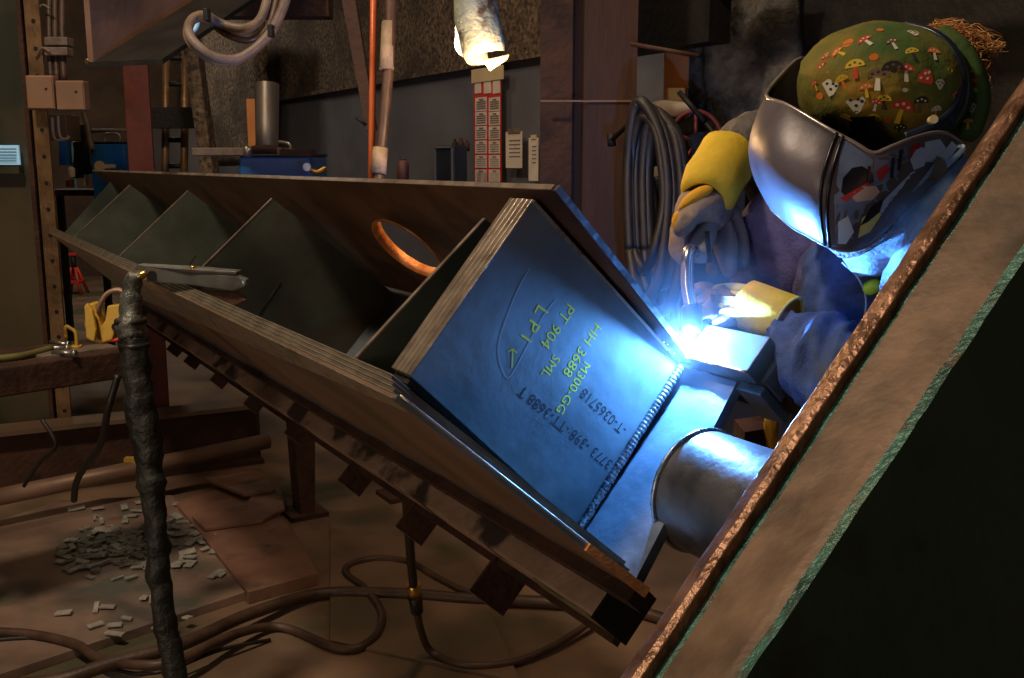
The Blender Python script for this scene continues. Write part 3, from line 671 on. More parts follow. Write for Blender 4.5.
# lug plate being welded: a block at the foot of the far web, its top face level with the web's inner line
lg = thing('steel_lug', G(.34,.45,-.07), 'thick steel lug block under the arc with blazing top face', 'lug')
def gbox(b, e, f, s): b.hexa([G(e[0],f[0],s[0]),G(e[1],f[0],s[0]),G(e[1],f[0],s[1]),G(e[0],f[0],s[1]),G(e[0],f[1],s[0]),G(e[1],f[1],s[0]),G(e[1],f[1],s[1]),G(e[0],f[1],s[1])])
b = B(); gbox(b, (.312,.376), (.360,.392), (-.143,-.010)); b.obj('top_plate', S_plate, lg, bevel=.0015)
b = B(); b.tube([G(.3125,.361,-.012-.130*i/14) for i in range(15)], .0028, 8); b.obj('bevelled_lip', S_orange, lg, disp=(70,.002))
b = B(); gbox(b, (.318,.385), (.392,.445), (-.150,-.03)); b.obj('block', S_blue, lg, bevel=.003)
b = B(); gbox(b, (.300,.316), (.40,.475), (-.150,-.10)); b.obj('gusset', S_plate, lg, bevel=.002)
b = B(); gbox(b, (.33,.40), (.43,.50), (-.165,-.05)); b.obj('cheek_plate', S_dark, lg, bevel=.004)
tag(B().tube(catmull([P(778,385,1.66),P(775,405,1.64),P(771,425,1.64),P(774,455,1.66)],4), [.004,.006,.008,.010,.011,.010,.009,.012,.013,.012,.011,.012,.010], 8, flat=.5).obj('yellow_strap', M_gorng), 'twisted yellow strap hanging beside the steel lug', 'strap')
b = B(); b.prism([P(745,432,1.62),P(772,428,1.66),P(776,470,1.7),P(742,470,1.66)], V((0,.08,0))); tag(b.obj('scrap_bracket', S_rust), 'rusty scrap bracket behind the pipe stub', 'bracket')

# backing rail under the girder with tabs
ra = thing('support_rail', G(-.05,.5,1.5), 'scaly steel box rail running under the girder with hanging tabs', 'rail')
b = B(); b.hexa([G(-.088,.455,-.06),G(-.012,.455,-.06),G(-.012,.455,SF),G(-.088,.455,SF),G(-.088,.54,-.05),G(-.012,.54,-.05),G(-.012,.54,SF),G(-.088,.54,SF)]); b.obj('box_section', S_rail, ra, bevel=.004)
b = B(); b.prism([G(-.092,.452,-.066),G(-.008,.452,-.066),G(-.008,.545,-.058),G(-.092,.545,-.058)], A_*.006); b.obj('end_cap', S_dark, ra)
b = B(); b.prism([G(-.0885,.468,-.03),G(-.0885,.538,-.03),G(-.0885,.538,.16),G(-.0885,.468,.12)], -E1*.002); b.obj('olive_patch', mat('olive patch', rgb(120,122,84), rgb(146,146,106), 14, .4, .3, .1, c3=rgb(92,88,60), s3=9), ra)
b = B(); b.hexa([G(-.10,.535,-.04),G(-.05,.535,-.04),G(-.05,.535,SF),G(-.10,.535,SF),G(-.10,.551,-.04),G(-.05,.551,-.04),G(-.05,.551,SF),G(-.10,.551,SF)]); b.obj('bottom_strip', S_rust, ra, disp=(30,.004))
def rail_s(px, e1=-.10, e2=.55):
    # rail position for a bearing
    best = min(range(0, 400), key=lambda i: abs(pxx(G(e1, e2, i*.01))-px)); return best*.01
def pxx(Pt):
    q_ = Pt-CAM; d = q_.y*cos(PT)-q_.z*sin(PT); return 512+F*q_.x/d
for px, w in ((500,.088),(420,.074),(358,.068),(298,.05),(256,.05),(221,.05),(194,.05),(176,.05)):
    s = rail_s(px, -.105, .555)
    b = B(); b.prism([G(-.078,.525,s),G(-.078,.53+w,s),G(-.078-w,.53+w,s),G(-.078-w,.525,s)], A_*.007); tb = b.obj('hanging_tab', S_rust, ra, bevel=.001)
    b = B(); b.prism([G(-.078-w,.53+w,s-.0005),G(-.078-w,.53+w,s+.0075),G(-.078-w,.525,s+.0075),G(-.078-w,.525,s-.0005)], -E1*.0015); b.obj('cut_edge', S_edge, tb)

# rusty trestle beneath the rail
f0 = Fl(304,514); tr = thing('trestle', f0, 'rusty steel trestle standing under the middle of the girder', 'trestle')
zt = .80
b = B(); b.box(f0+U_*.22+K_*zt, .60,.09,.07,(U_,A_,K_)); b.obj('cross_bar', S_rust, tr, bevel=.004)
for u_ in (0,.44):
    p1 = f0+U_*u_; p0 = p1+K_*(zt-.035)
    b = B(); b.hexa([p1-U_*.03-A_*.05,p1+U_*.03-A_*.05,p1+U_*.03+A_*.05,p1-U_*.03+A_*.05,p0-U_*.06-A_*.05,p0+U_*.06-A_*.05,p0+U_*.06+A_*.05,p0-U_*.06+A_*.05]); b.obj('leg', S_rust, tr)
    b = B(); b.box(p1+K_*.01, .16,.16,.02,(U_,A_,K_)); b.obj('foot_plate', S_rust, tr)
b = B(); b.box(f0+U_*.22+K_*.45, .40,.02,.06,(U_,A_,K_)); b.obj('brace', S_rust, tr)

# =====================================================================
# LEFT: bench beam, tools, clamp, cable
bz = .86
bb = thing('bench_beam', Fl(40,560,0), 'long rusty bench beam left of the taped cable carrying tools', 'bench')
bp0 = onz(-60,376,bz); bp1 = onz(128,350,bz)
dirb = (bp1-bp0).normalized(); nb_ = V((-dirb.y,dirb.x,0))
b = B(); b.hexa([bp0-K_*.09, bp1-K_*.09, bp1-K_*.09+nb_*.30, bp0-K_*.09+nb_*.30, bp0, bp1, bp1+nb_*.30, bp0+nb_*.30]); b.obj('beam_top', S_rust, bb, bevel=.006)
for t in (-.35,.02):
    c_ = bp0.lerp(bp1,t)+nb_*.15; b = B(); b.box(V((c_.x,c_.y,(bz-.09)/2)), .07,.07,bz-.09); b.obj('leg', S_dark, bb)
b = B(); c_ = onz(75,352,bz)+K_*.004; b.box(c_, .24,.10,.008,(dirb,nb_,K_)); tag(b.obj('scrap_sheet', M_hoseg), 'pale scrap sheet under the tools on the bench beam', 'sheet')
pl_ = thing('pliers', onz(95,345,bz), 'red handled pliers lying on the bench beam', 'pliers')
c_ = onz(104,346,bz)+K_*.02
b = B(); b.tube([c_+V((-.01,0,0)), c_+V((.05,.0,.0)), c_+V((.075,.005,0))], [.006,.008,.006], 8); b.obj('handle', M_redp, pl_)
b = B(); b.tube([c_+V((-.01,.012,-.006)), c_+V((.05,.02,-.006))], .005, 8); b.obj('handle', M_redp, pl_)
b = B(); b.tube([c_+V((-.01,0,0)), c_+V((-.03,.003,0)), c_+V((-.055,0,0))], [.006,.010,.004], 8); b.obj('jaw', M_chrome, pl_)
for k, (x, y) in enumerate(((56,352),(64,357),(60,347))):
    c_ = onz(x,y,bz)+K_*.014; b = B(); b.tube([c_+V((-.04,.01*k,0)), c_+V((.03,-.012*k,0))], .006, 8); b.tube([c_+V((.03,-.012*k,0)), c_+V((.045,-.012*k,0))], .010, 8)
    tag(b.obj('chisel', M_chrome), ['steel chisel nearest the column on the bench beam','steel chisel lying lowest on the pale scrap sheet','steel chisel lying behind the others on the bench beam'][k], 'tool', 'chisels on the bench beam')
yc = thing('yellow_clip', onz(77,350,bz), 'small yellow bent clamp handle standing on the bench beam', 'clamp')
c_ = onz(77,350,bz)+K_*.01
b = B(); b.tube(catmull([c_, c_+V((0,0,.045)), c_+V((-.015,0,.06)), c_+V((-.03,0,.065)), c_+V((-.032,0,.03))],4), .006, 8); b.obj('bent_arm', M_yel, yc)
b = B(); b.tube([c_-K_*.005, c_+K_*.006], .016, 12); b.obj('foot', M_yel, yc)
b = B(); b.tube(catmull([onz(-20,364,bz)+K_*.012,onz(20,360,bz)+K_*.012,onz(52,352,bz)+K_*.012],5), .011, 8); tag(b.obj('green_hose', mat('olive hose', rgb(96,92,50), rgb(112,108,60), 10, .6, 0, .05)), 'olive hose end lying along the bench beam', 'hose')

# yellow plate clamp with shackle ring
pc_ = thing('plate_clamp', onz(105,340,bz), 'yellow lifting plate clamp with steel ring beside the taped cable', 'clamp')
dc = 2.75
def cprism(pts, th, d=dc): return [P(x,y,d) for x,y in pts], V((0,th,0))
prof = [(86,306),(90,303),(94,304),(98,316),(101,327),(105,320),(107,306),(128,303),(128,318),(116,328),(112,340),(100,344),(88,340),(84,325)]
b = B(); v_, t_ = cprism(prof,.045); b.prism(v_, t_); b.obj('clamp_body', M_yel, pc_, bevel=.004)
b = B(); v_, t_ = cprism([(84,306),(87,303),(92,310),(96,330),(94,342),(86,338)],.012,dc-.03); b.prism(v_, t_); b.obj('cheek', M_yel, pc_, bevel=.003)
b = B(); b.tube(catmull([P(99,318,dc+.02),P(100,305,dc),P(108,293,dc),P(120,290,dc),P(130,296,dc)],5), .011, 10, flat=.6); b.obj('shackle_ring', S_rail, pc_)
b = B(); b.tube([P(116,327,dc-.01),P(116,327,dc+.05)], .012, 12); b.obj('pivot_pin', S_dark, pc_)

# jack stand
js = thing('jack_stand', Fl(76,296), 'small red jack stand on the floor under the girder far end', 'jack stand')
jb_ = Fl(76,294); hgt = .40
for k in range(4):
    a = pi/4+k*pi/2; b = B(); b.tube([jb_+V((cos(a)*.14,sin(a)*.14,.0)), jb_+V((cos(a)*.03,sin(a)*.03,hgt*.75))], .016, 6); b.obj('leg', M_redp, js)
b = B(); b.box(jb_+K_*hgt*.35, .16,.16,.025); b.obj('brace_plate', M_redp, js)
b = B(); b.tube([jb_+K_*hgt*.6, jb_+K_*hgt*1.1], .025, 10); b.obj('post', S_dark, js)
b = B(); b.box(jb_+K_*hgt*1.12, .1,.06,.03); b.obj('saddle', M_redp, js, bevel=.005)

# ground clamp on the girder edge with taped cable
dg_ = 2.42
gc = thing('ground_clamp', P(150,285,2.333), 'galvanised welding ground clamp gripping the girder edge', 'clamp')
b = B(); b.prism([P(146,267,2.350),P(190,272,2.175),P(236,276,1.982),P(246,280,1.940),P(244,287,1.948),P(232,291,1.999),P(190,285,2.175),P(146,282,2.350)], V((0,.03,0))); b.obj('lever_arm', M_chrome, gc, bevel=.003)
b = B(); b.prism([P(136,265,2.402),P(192,268,2.167),P(236,272,1.982),P(236,275,1.982),P(190,273,2.175),P(136,270,2.402)], V((0,.045,0))); b.obj('back_arm', M_chrome, gc, bevel=.002)
b = B(); b.tube([P(152,276,2.30),P(152,276,2.35)], .012, 12); b.obj('pivot_bolt', S_dark, gc)
b = B(); b.tube([P(193,270,2.163),P(193,266,2.163)], .006, 8); b.obj('stud', M_brass, gc)
b = B(); b.prism([P(180,290,2.247),P(236,292,2.012),P(246,300,1.970),P(235,306,2.016),P(200,300,2.163)], V((0,.02,0))); b.obj('lower_jaw', S_rust, gc, bevel=.002)
b = B(); b.prism([P(237,280,1.978),P(244,281,1.948),P(244,284,1.948),P(237,284,1.978)], V((0,.004,0))); b.obj('slot_plate', M_cyanlb, gc)
tc = thing('wrapped_cable', P(172,690,2.4), 'thick black wrapped cable hanging from the ground clamp to the floor', 'cable')
cp = [(142,274,2.33),(134,282,2.33),(131,300,2.33),(131,325,2.33),(134,345,2.33),(137,380,2.33),(141,410,2.33),(146,435,2.33),(150,470,2.33),(155,510,2.33),(158,545,2.33),(159,580,2.33),(163,612,2.33),(170,645,2.33),(178,690,2.33)]
ps = catmull([P(*c) for c in cp], 6)
rr = []
for i, p in enumerate(ps):
    t = i/(len(ps)-1); yy_ = 274+416*t
    r = .011 if t < .04 else (.021 if t < .12 else .026)
    if .2 < t < .6: r = .033
    rr.append(r*(1+.16*noise.noise(V((0,0,i*.45)))))
n0 = int(len(ps)*.28)
b = B(); b.tube(ps[:n0], rr[:n0], 14); b.obj('silver_tape', M_tapeg, tc, disp=(38,.006))
b = B(); b.tube(ps[n0-1:], rr[n0-1:], 14); b.obj('black_wrapping', M_wrap, tc, disp=(30,.009))
b = B(); b.tube(catmull([P(146,273,2.33),P(136,279,2.33),P(134,292,2.385),P(135,302,2.38)],6), .008, 8); b.obj('copper_lead', M_brass, tc)
b = B(); b.tube(catmull([P(134,350,2.38),P(133,372,2.37),P(130,400,2.38),P(133,425,2.38),P(138,445,2.38)],6), .011, 8, flat=.5); b.obj('loose_strip', M_rub, tc)
b = B(); b.tube(catmull([P(158,538,2.37),P(166,560,2.36),P(167,590,2.36),P(160,612,2.37),P(160,628,2.38)],6), .008, 8, flat=.5); b.obj('loose_strip', M_wrap, tc)
for y in (362,395): b = B(); c = [p for p in ps if True][int(len(ps)*(y-274)/416)]; b.tube([c+K_*.006,c-K_*.006], .036, 12); b.obj('tape_band', M_rub, tc, disp=(60,.003))
# thin cables left below the bench
for k, (pts, lab) in enumerate((([(118,375,2.6),(108,410,2.6),(100,445,2.7),(78,478,2.9),(74,500,3.0)],'thin dark cable hanging left of the wrapped cable'),([(42,420,2.9),(56,445,2.9),(40,462,2.95),(24,486,3.0)],'crooked thin wire hanging under the bench beam'))):
    b = B(); b.tube(catmull([P(*p) for p in pts],6), .010 if k == 0 else .006, 8); tag(b.obj('hanging_cable', M_rub), lab, 'cable')

# =====================================================================
# FLOOR: rails, plates, hoses
br = thing('floor_beam', Fl(120,470), 'rusty steel floor beam lying across behind the wrapped cable', 'beam')
z1_ = .30
a0, a1 = onz(-40,437,z1_), onz(262,404,z1_)
dv = (a1-a0).normalized(); nv = V((-dv.y,dv.x,0))
def bar(b, p, q, w, z0, z1): b.hexa([V((*p.xy,z0)),V((*q.xy,z0)),V((*(q+nv*w).xy,z0)),V((*(p+nv*w).xy,z0)),V((*p.xy,z1)),V((*q.xy,z1)),V((*(q+nv*w).xy,z1)),V((*(p+nv*w).xy,z1))])
b = B(); bar(b,a0,a1,.16,z1_-.02,z1_); b.obj('top_flange', S_outer, br)
b = B(); bar(b,a0+nv*.07,a1+nv*.07,.015,.02,z1_-.02); b.obj('web', S_rust, br)
b = B(); bar(b,a0,a1,.16,0.0,.02); b.obj('bottom_flange', S_rust, br)
b = B(); b.tube([onz(-30,503,.16),onz(268,441,.18)], .035, 14); tag(b.obj('floor_pipe', S_outer), 'long brown pipe crossing behind the wrapped cable near the floor', 'pipe')
b = B(); c_ = Fl(131,420,.31); b.box(onz(131,462,.2), .05,.03,.04); tag(b.obj('yellow_block', M_yel), 'tiny yellow block beside the wrapped cable on the pipe', 'block')
# steel plates on the floor
def fplate(name, pts, z, th, m, lab, cat, bevel=.002, disp=None):
    b = B(); b.prism([onz(x,y,z)-K_*th for x,y in pts], K_*th); return tag(b.obj(name, m, bevel=bevel, disp=disp), lab, cat)
fplate('floor_plate', [(-60,694),(250,590),(172,495),(60,500),(-60,540)], .03, .03, M_fplate, 'large steel floor plate strewn with grey flakes', 'floor plate')
fplate('rusty_sheet', [(176,503),(190,520),(248,592),(318,573),(300,540),(268,500),(240,480)], .045, .045, M_cardb, 'rusty steel sheet right of the flake-strewn floor plate', 'sheet')
fplate('rusty_sheet', [(192,516),(246,505),(256,486),(280,484),(285,508),(262,520),(205,528)], .062, .014, M_cardb, 'small rusty sheet lying on top near the trestle', 'sheet')
fplate('rusty_sheet', [(205,478),(244,494),(275,488),(262,468),(225,470)], .078, .014, M_cardb, 'topmost small rusty sheet of the pile', 'sheet')
fplate('floor_plate', [(330,515),(380,505),(470,560),(520,680),(330,640)], .012, .012, M_floor, 'brown floor plate under the black hoses', 'floor plate')
# debris pile and flakes
b = B()
for k in range(170):
    x = random.gauss(130,36); y = 545+random.gauss(0,13)-(x-130)*.05
    c_ = onz(x,y,.035); r = random.uniform(.008,.03); a = random.uniform(0,pi)
    xd = V((cos(a),sin(a),random.uniform(-.08,.08))); yd = V((-sin(a),cos(a),random.uniform(-.08,.08)))
    b.box(c_+K_*random.uniform(-.002,.008), r*2, r*random.uniform(.5,1.1), .004, (xd,yd,K_))
tag(b.obj('grit_pile', M_debris), 'loose grey green scale debris heaped on the floor plate', 'debris', kind='stuff')
fb = B(); fb.box(V((0,0,0)), .07,.032,.006); flake0 = None
poly = [(95,500),(175,505),(215,560),(205,585),(130,600),(60,590),(40,560)]
k = 0; flakes = 0
while flakes < 64:
    x = random.uniform(60,222); y = random.uniform(498,575)
    if y < 500 + abs(x-150)*.1 or random.random() < .2: continue
    if flakes >= 50: x = random.uniform(60,190); y = random.uniform(600,642) - (x-110)*.2
    c_ = onz(x,y,.036); 
    if flakes == 0:
        flake0 = fb.obj('scale_flake', M_flake, bevel=.001); o = flake0
        tag(o, 'small flat grey scale flake scattered on the steel floor plate', 'flake', 'loose scale flakes on the floor plate')
    else: o = flake0.copy(); COL.objects.link(o)
    o.location = c_; o.rotation_euler = (random.uniform(-.15,.15), random.uniform(-.15,.15), random.uniform(0,pi))
    sc = random.uniform(.35,1.0); o.scale = (sc, random.uniform(.4,1.1), 1); flakes += 1
# hoses on the floor
def fhose(name, pts, r, m, lab, z=None):
    b = B(); b.tube(catmull([onz(x,y,(z or r)+(q[0] if q else 0)) for x,y,*q in pts],8), r, 10); return tag(b.obj(name, m), lab, 'hose')
fhose('floor_hose', [(-40,688,.03),(50,682,.03),(110,664,.04),(180,645,.04),(250,614,.03),(320,594),(400,594),(470,599),(550,603),(640,612),(740,650)], .020, M_rubb, 'thickest black hose running across the floor to the right')
fhose('floor_hose', [(-30,631,.03),(30,634,.03),(75,644,.03),(100,659,.03),(140,665,.06),(180,660,.06),(230,636,.04),(280,627),(340,649),(372,640),(382,615),(366,590),(347,575),(350,565),(378,559),(410,563),(440,580),(480,596),(560,600),(640,600)], .014, M_rubb, 'looping brown hose curling into a ring on the floor')
fhose('floor_hose', [(-30,643,.03),(20,638,.03),(60,640,.03),(110,668,.03),(160,672,.03),(220,650,.03),(270,640)], .006, M_rub, 'thin green black hose beside the looping hose')
hv_ = thing('coupled_hose', Fl(420,640), 'dark hose with brass coupling hanging beneath the girder', 'hose')
b = B(); b.tube(catmull([P(406,490,2.35),P(408,520,2.5),P(411,560,2.62),P(414,590,2.7)],6), .012, 10); b.obj('upper_hose', M_rub, hv_)
b = B(); b.tube([P(413.5,584,2.69),P(415,596,2.71)], .018, 12); b.obj('coupling', M_brass, hv_)
b = B(); b.tube([P(415,596,2.71),P(417,612,2.73)], [.020,.017], 12); b.obj('coupling_grip', M_rub, hv_)
b = B(); b.tube(catmull([P(417,610,2.73),onz(421,630,.12),onz(432,652,.03),onz(465,665,.02),onz(510,663,.015),onz(550,648,.02),onz(582,628,.03),onz(600,610,.05)],8), .011, 10); b.obj('lower_hose', M_rubb, hv_)
b = B(); c_ = onz(368,589,.012); b.sphere(c_, .012); tag(b.obj('steel_nut', M_chrome), 'tiny steel nut on the floor inside the hose loop', 'nut')

# =====================================================================
# FOREGROUND beam: tilted box with flame cut flange
fgb = thing('tilted_beam', P(800,480,.86), 'big tilted foreground steel beam with worn tan flange edge', 'beam')
def sect(t):
    # bearing line anchors at t=0 (y=680) and t=1 (y=80); distances grow upward
    y = 680-600*t; d = .80+.30*t
    q = lambda x0, x1, dd: P(x0+(x1-x0)*t, y, d+dd)
    return dict(back=q(628,1034,.12), l0=q(619,1022,.012), r0=q(630,1032,-.004), r1=q(640,1041,-.008), g1=q(652,1048,.0), g2=q(660,1052,-.004), f1=q(712,1112,-.045), f2=q(722,1122,-.052), t1=q(734,1132,-.058), t2=q(746,1144,-.068), sd=q(1250,1640,.24), sb=q(1250,1640,.4))
ts = [-.9+2.6*i/90 for i in range(91)]
def strip(name, keys, m, amp, fr, sm=True, out=None):
    rows = []
    for t in ts:
        s_ = sect(t); row = [s_[k] for k in keys]
        row2 = []
        for i in range(len(row)-1):
            for j in range(4): row2.append(row[i].lerp(row[i+1], j/4))
        row2.append(row[-1]); rows.append(row2)
    b = B(); b.grid(rows, sm)
    return b.obj(name, m, fgb, disp=(fr, amp))
strip('outer_lip', ['back','l0','r0'], S_ridge, .0015, 26)
strip('cut_ridge', ['r0','r1','g1'], S_ridge, .0015, 26)
strip('teal_groove', ['g1','g2'], S_teal, .0015, 26)
strip('flange_face', ['g2','f1'], S_fore, .0015, 26)
strip('flange_ridge', ['f1','f2','t1'], S_fore, .0015, 26)
strip('teal_edge', ['t1','t2'], S_teal, .0015, 26)
strip('side_plate', ['t2','sd','sb'], S_side, .0015, 26)

# =====================================================================
# THE WELDER
we = thing('person', V((.95,1.75,0)), 'person welding in a green print cap, helmet, gauntlets and blue work jacket', 'person')
pel = P(1000,540,1.80); sp = P(945,400,1.76); ch = P(885,285,1.68); nk = P(915,175,1.55); hd = P(900,100,1.46)
shn = P(962,245,1.44); eln = P(915,400,1.38); wrn = P(800,336,1.50); han = P(745,306,1.58)
shf = P(835,175,1.78); elf = P(800,142,1.76); wrf = P(726,160,1.67); haf = P(704,215,1.60)
hipn = pel+V((-.02,-.11,-.02)); hipf = pel+V((0,.11,-.02))
kn_n = V((.92,1.50,.48)); an_n = V((1.02,1.52,.09)); to_n = V((.86,1.50,.05))
kn_f = V((.80,1.95,.47)); an_f = V((.86,1.98,.09)); to_f = V((.70,1.97,.05))
body_nodes = [(pel,(.13,.12)),(sp,(.12,.12)),(ch,(.14,.12)),(nk,.055),(hd,.085),(shn,.06),(eln,.045),(wrn,.032),(shf,.06),(elf,.045),(wrf,.032),
              (hipn,.08),(kn_n,.055),(an_n,.04),(hipf,.08),(kn_f,.055),(an_f,.04),(P(868,125,1.40),.055),(han,.028),(haf,.028)]
body_nodes = [(p_, (tuple(x_*.8 for x_ in r_) if isinstance(r_, tuple) else r_*.8)) for p_, r_ in body_nodes]
body = skin('body', body_nodes, [(0,1),(1,2),(2,3),(3,4),(2,5),(5,6),(6,7),(2,8),(8,9),(9,10),(0,11),(11,12),(12,13),(0,14),(14,15),(15,16),(4,17),(7,18),(10,19)], M_skin, we)
tro = skin('trousers', [(pel,(.15,.14)),(pel.lerp(sp,.4),(.15,.14)),(hipn,.10),(kn_n,.08),(an_n+V((0,0,.03)),.075),(hipf,.10),(kn_f,.08),(an_f+V((0,0,.03)),.075)], [(0,1),(0,2),(2,3),(3,4),(0,5),(5,6),(6,7)], M_trous, we, disp=(9,.012))
for a_, t_ in ((an_n,to_n),(an_f,to_f)):
    skin('boot', [(a_+V((.02,0,.02)),.05),(a_+V((.03,0,-.035)),.048),(a_.lerp(t_,.6)+V((0,0,-.02)),.045),(t_,.045)], [(0,1),(1,2),(2,3)], M_boot, we)
jk = skin('jacket', [(ch,(.175,.17)),(sp,(.165,.15)),(pel.lerp(sp,.2),(.16,.15)),(nk+V((0,.02,-.05)),(.085,.08)),(P(800,265,1.72),.125),(P(778,238,1.74),.085)], [(0,1),(1,2),(0,3),(0,4),(4,5)], M_jack, we, disp=(13,.022))
def wrinkled(name, path, radii, m, amp=.008, fr=16, par=None, seed=0, caps=True):
    pts = catmull(path, 10); n_ = len(pts); m_ = 44
    rr_ = []
    for i in range(n_):
        t = i/(n_-1)*(len(radii)-1); k = min(int(t), len(radii)-2); f = t-k; f = f*f*(3-2*f); rr_.append(radii[k]*(1-f)+radii[k+1]*f)
    t0 = (pts[1]-pts[0]).normalized(); up = V((0,0,1)); x = t0.cross(up).normalized(); rows = []; L_ = 0
    for i, p in enumerate(pts):
        if i: L_ += (p-pts[i-1]).length
        t = (pts[min(i+1,n_-1)]-pts[max(i-1,0)]).normalized(); x = (x-t*x.dot(t)).normalized(); y = t.cross(x); row = []
        for k in range(m_+1):
            a = 2*pi*k/m_; q = V((L_*fr*2.2+sin(a+seed)*.9, cos(a)*1.1+seed, sin(a)*1.1))
            w = noise.noise(q); w = (1-abs(w)*3)*amp + noise.noise(q*.5)*amp*1.3
            row.append(p+(x*cos(a)+y*sin(a))*max(.004, rr_[i]+w))
        rows.append(row)
    b = B(); b.grid(rows)
    if caps:
        for e, r_ in ((0, rows[0]), (1, rows[-1])):
            b.add([pts[0] if e == 0 else pts[-1]]+r_[:-1], [(0,k+1,(k+1)%m_+1) for k in range(m_)], True)
    return b.obj(name, m, par or we)
# denim near front panel and sleeve
def sleeve(name, pts, m, amp=.010, fr=16):
    return skin(name, pts, [(i,i+1) for i in range(len(pts)-1)], m, we, disp=(fr,amp))
wrinkled('near_sleeve', [P(925,402,1.38),P(885,394,1.39),P(850,378,1.42),P(822,362,1.455),P(803,350,1.485),P(788,334,1.515)], [.078,.078,.072,.062,.050,.030], M_denim, .012, 15)
wrinkled('near_upper_sleeve', [P(975,215,1.47),P(955,250,1.45),P(942,300,1.42),P(930,350,1.40),P(925,402,1.38)], [.06,.088,.085,.08,.078], M_shirt, .007, 9, seed=2)
wrinkled('jacket_front', [P(862,240,1.58),P(852,275,1.57),P(842,315,1.575),P(850,360,1.60),P(875,420,1.64)], [.05,.066,.068,.075,.09], M_denim, .009, 9, seed=5)
wrinkled('jacket_chest', [P(850,190,1.68),P(812,215,1.68),P(790,245,1.69),P(800,290,1.72),P(840,350,1.74)], [.05,.085,.095,.11,.13], M_jack, .010, 8, seed=7)
wrinkled('pale_collar', [P(850,262,1.48),P(872,248,1.46),P(900,224,1.445),P(928,192,1.44),P(950,165,1.45)], [.02,.036,.050,.055,.04], M_shirt, .006, 10, seed=3)
b = B(); b.tube(catmull([P(826,240,1.45),P(846,252,1.43),P(868,244,1.41),P(892,226,1.40)],5), [.012]*4+[.016]*8+[.012]*4, 10, flat=.6); b.obj('speckled_trim', mat('speckled fleece', rgb(30,30,34), rgb(190,190,196), 220, .9, 0, .2, detail=2), we)
wrinkled('far_sleeve', [shf,P(820,142,1.77),P(785,137,1.74),P(752,143,1.70),P(730,156,1.675)], [.08,.062,.050,.048,.038], M_gsleeve, .006, 16, seed=1)
b = B(); b.tube(catmull([P(864,292,1.475),P(872,287,1.47),P(880,283,1.47)],4), [.004,.008,.010,.011,.011,.011,.010,.008,.005], 8); b.obj('ear_plug', mat('hi-vis green', rgb(180,220,40), rgb(190,230,60), 9, .5, 0, .02), we)
# seams on denim
b = B(); b.tube(catmull([P(842,262,1.47),P(858,278,1.468),P(866,300,1.478),P(862,330,1.488)],6), .0015, 5); b.obj('seam_stitch', M_shirt, we)

# gloves: cuff + palm + fingers
def finger(name, pts, r, m, parent, taper=.8):
    n_ = len(pts); return skin(name, [(p, r*(1-(1-taper)*i/(n_-1))) for i, p in enumerate(pts)], [(i,i+1) for i in range(n_-1)], m, parent, 2)
# far glove (raised, holding torch)
c0_ = P(728,156,1.68); c1_ = P(703,200,1.60)
axc = (c1_-c0_)
gl = B(); gl.tube([c0_+axc*t for t in (0,.04,.3,.6,.85,1)], [.047,.049,.048,.047,.044,.034], 28, caps=False)
fc = gl.obj('far_gauntlet_cuff', M_gyel, we, solid=.004, disp=(24,.005))
gl = B(); gl.tube([c0_.lerp(c1_,.03)+(axc.cross(K_).normalized()*cos(2*pi*k/24)+axc.cross(K_).cross(axc).normalized()*sin(2*pi*k/24))*.049 for k in range(24)], .003, 6, closed=True); gl.obj('cuff_binding', M_gyel, fc, disp=(24,.005))
dF = 1.62
far_glove = skin('far_glove', [(P(706,196,dF+.01),(.047,.038)),(P(702,210,dF),(.048,.036)),(P(700,224,dF),(.044,.032)),
    (P(684,222,dF-.01),.021),(P(679,240,dF-.02),.019),(P(680,256,dF-.03),.016),(P(688,266,dF-.035),.012),
    (P(690,214,dF-.045),.017),(P(684,226,dF-.06),.015),(P(680,238,dF-.065),.012),
    (P(720,218,dF+.01),.022),(P(725,240,dF+.0),.020),(P(726,262,dF-.01),.018),(P(731,280,dF-.02),.014),
    (P(714,222,dF+.03),.020),(P(716,246,dF+.02),.018),(P(714,266,dF+.01),.015),(P(708,278,dF+.0),.012),
    (P(732,214,dF+.03),.020),(P(738,236,dF+.02),.018),(P(741,258,dF+.01),.015),(P(744,272,dF+.01),.012)],
    [(0,1),(1,2),(2,3),(3,4),(4,5),(5,6),(1,7),(7,8),(8,9),(2,10),(10,11),(11,12),(12,13),(2,14),(14,15),(15,16),(16,17),(1,18),(18,19),(19,20),(20,21)], M_ggrey, we, disp=(26,.006))
def back_patch(name, poly, d, m, bulge=.006):
    cx = sum(p[0] for p in poly)/len(poly); cy = sum(p[1] for p in poly)/len(poly); n_ = len(poly)
    outer = [P(x,y,d) for x,y in poly]; mid = [P(cx+(x-cx)*.6,cy+(y-cy)*.6,d-bulge) for x,y in poly]
    b = B(); b.add(outer+mid+[P(cx,cy,d-bulge*1.3)], [(k,(k+1)%n_,n_+(k+1)%n_,n_+k) for k in range(n_)]+[(n_+k,n_+(k+1)%n_,2*n_) for k in range(n_)], True)
    b.obj(name, m, we, solid=.004, subd=1)
back_patch('orange_back_patch', [(684,196),(700,185),(712,184),(716,189),(704,199),(690,206),(676,214),(679,204)], dF-.044, M_gorng)
back_patch('orange_knuckle_patch', [(672,212),(684,207),(688,211),(680,220),(675,236),(671,226)], dF-.036, M_gorng)
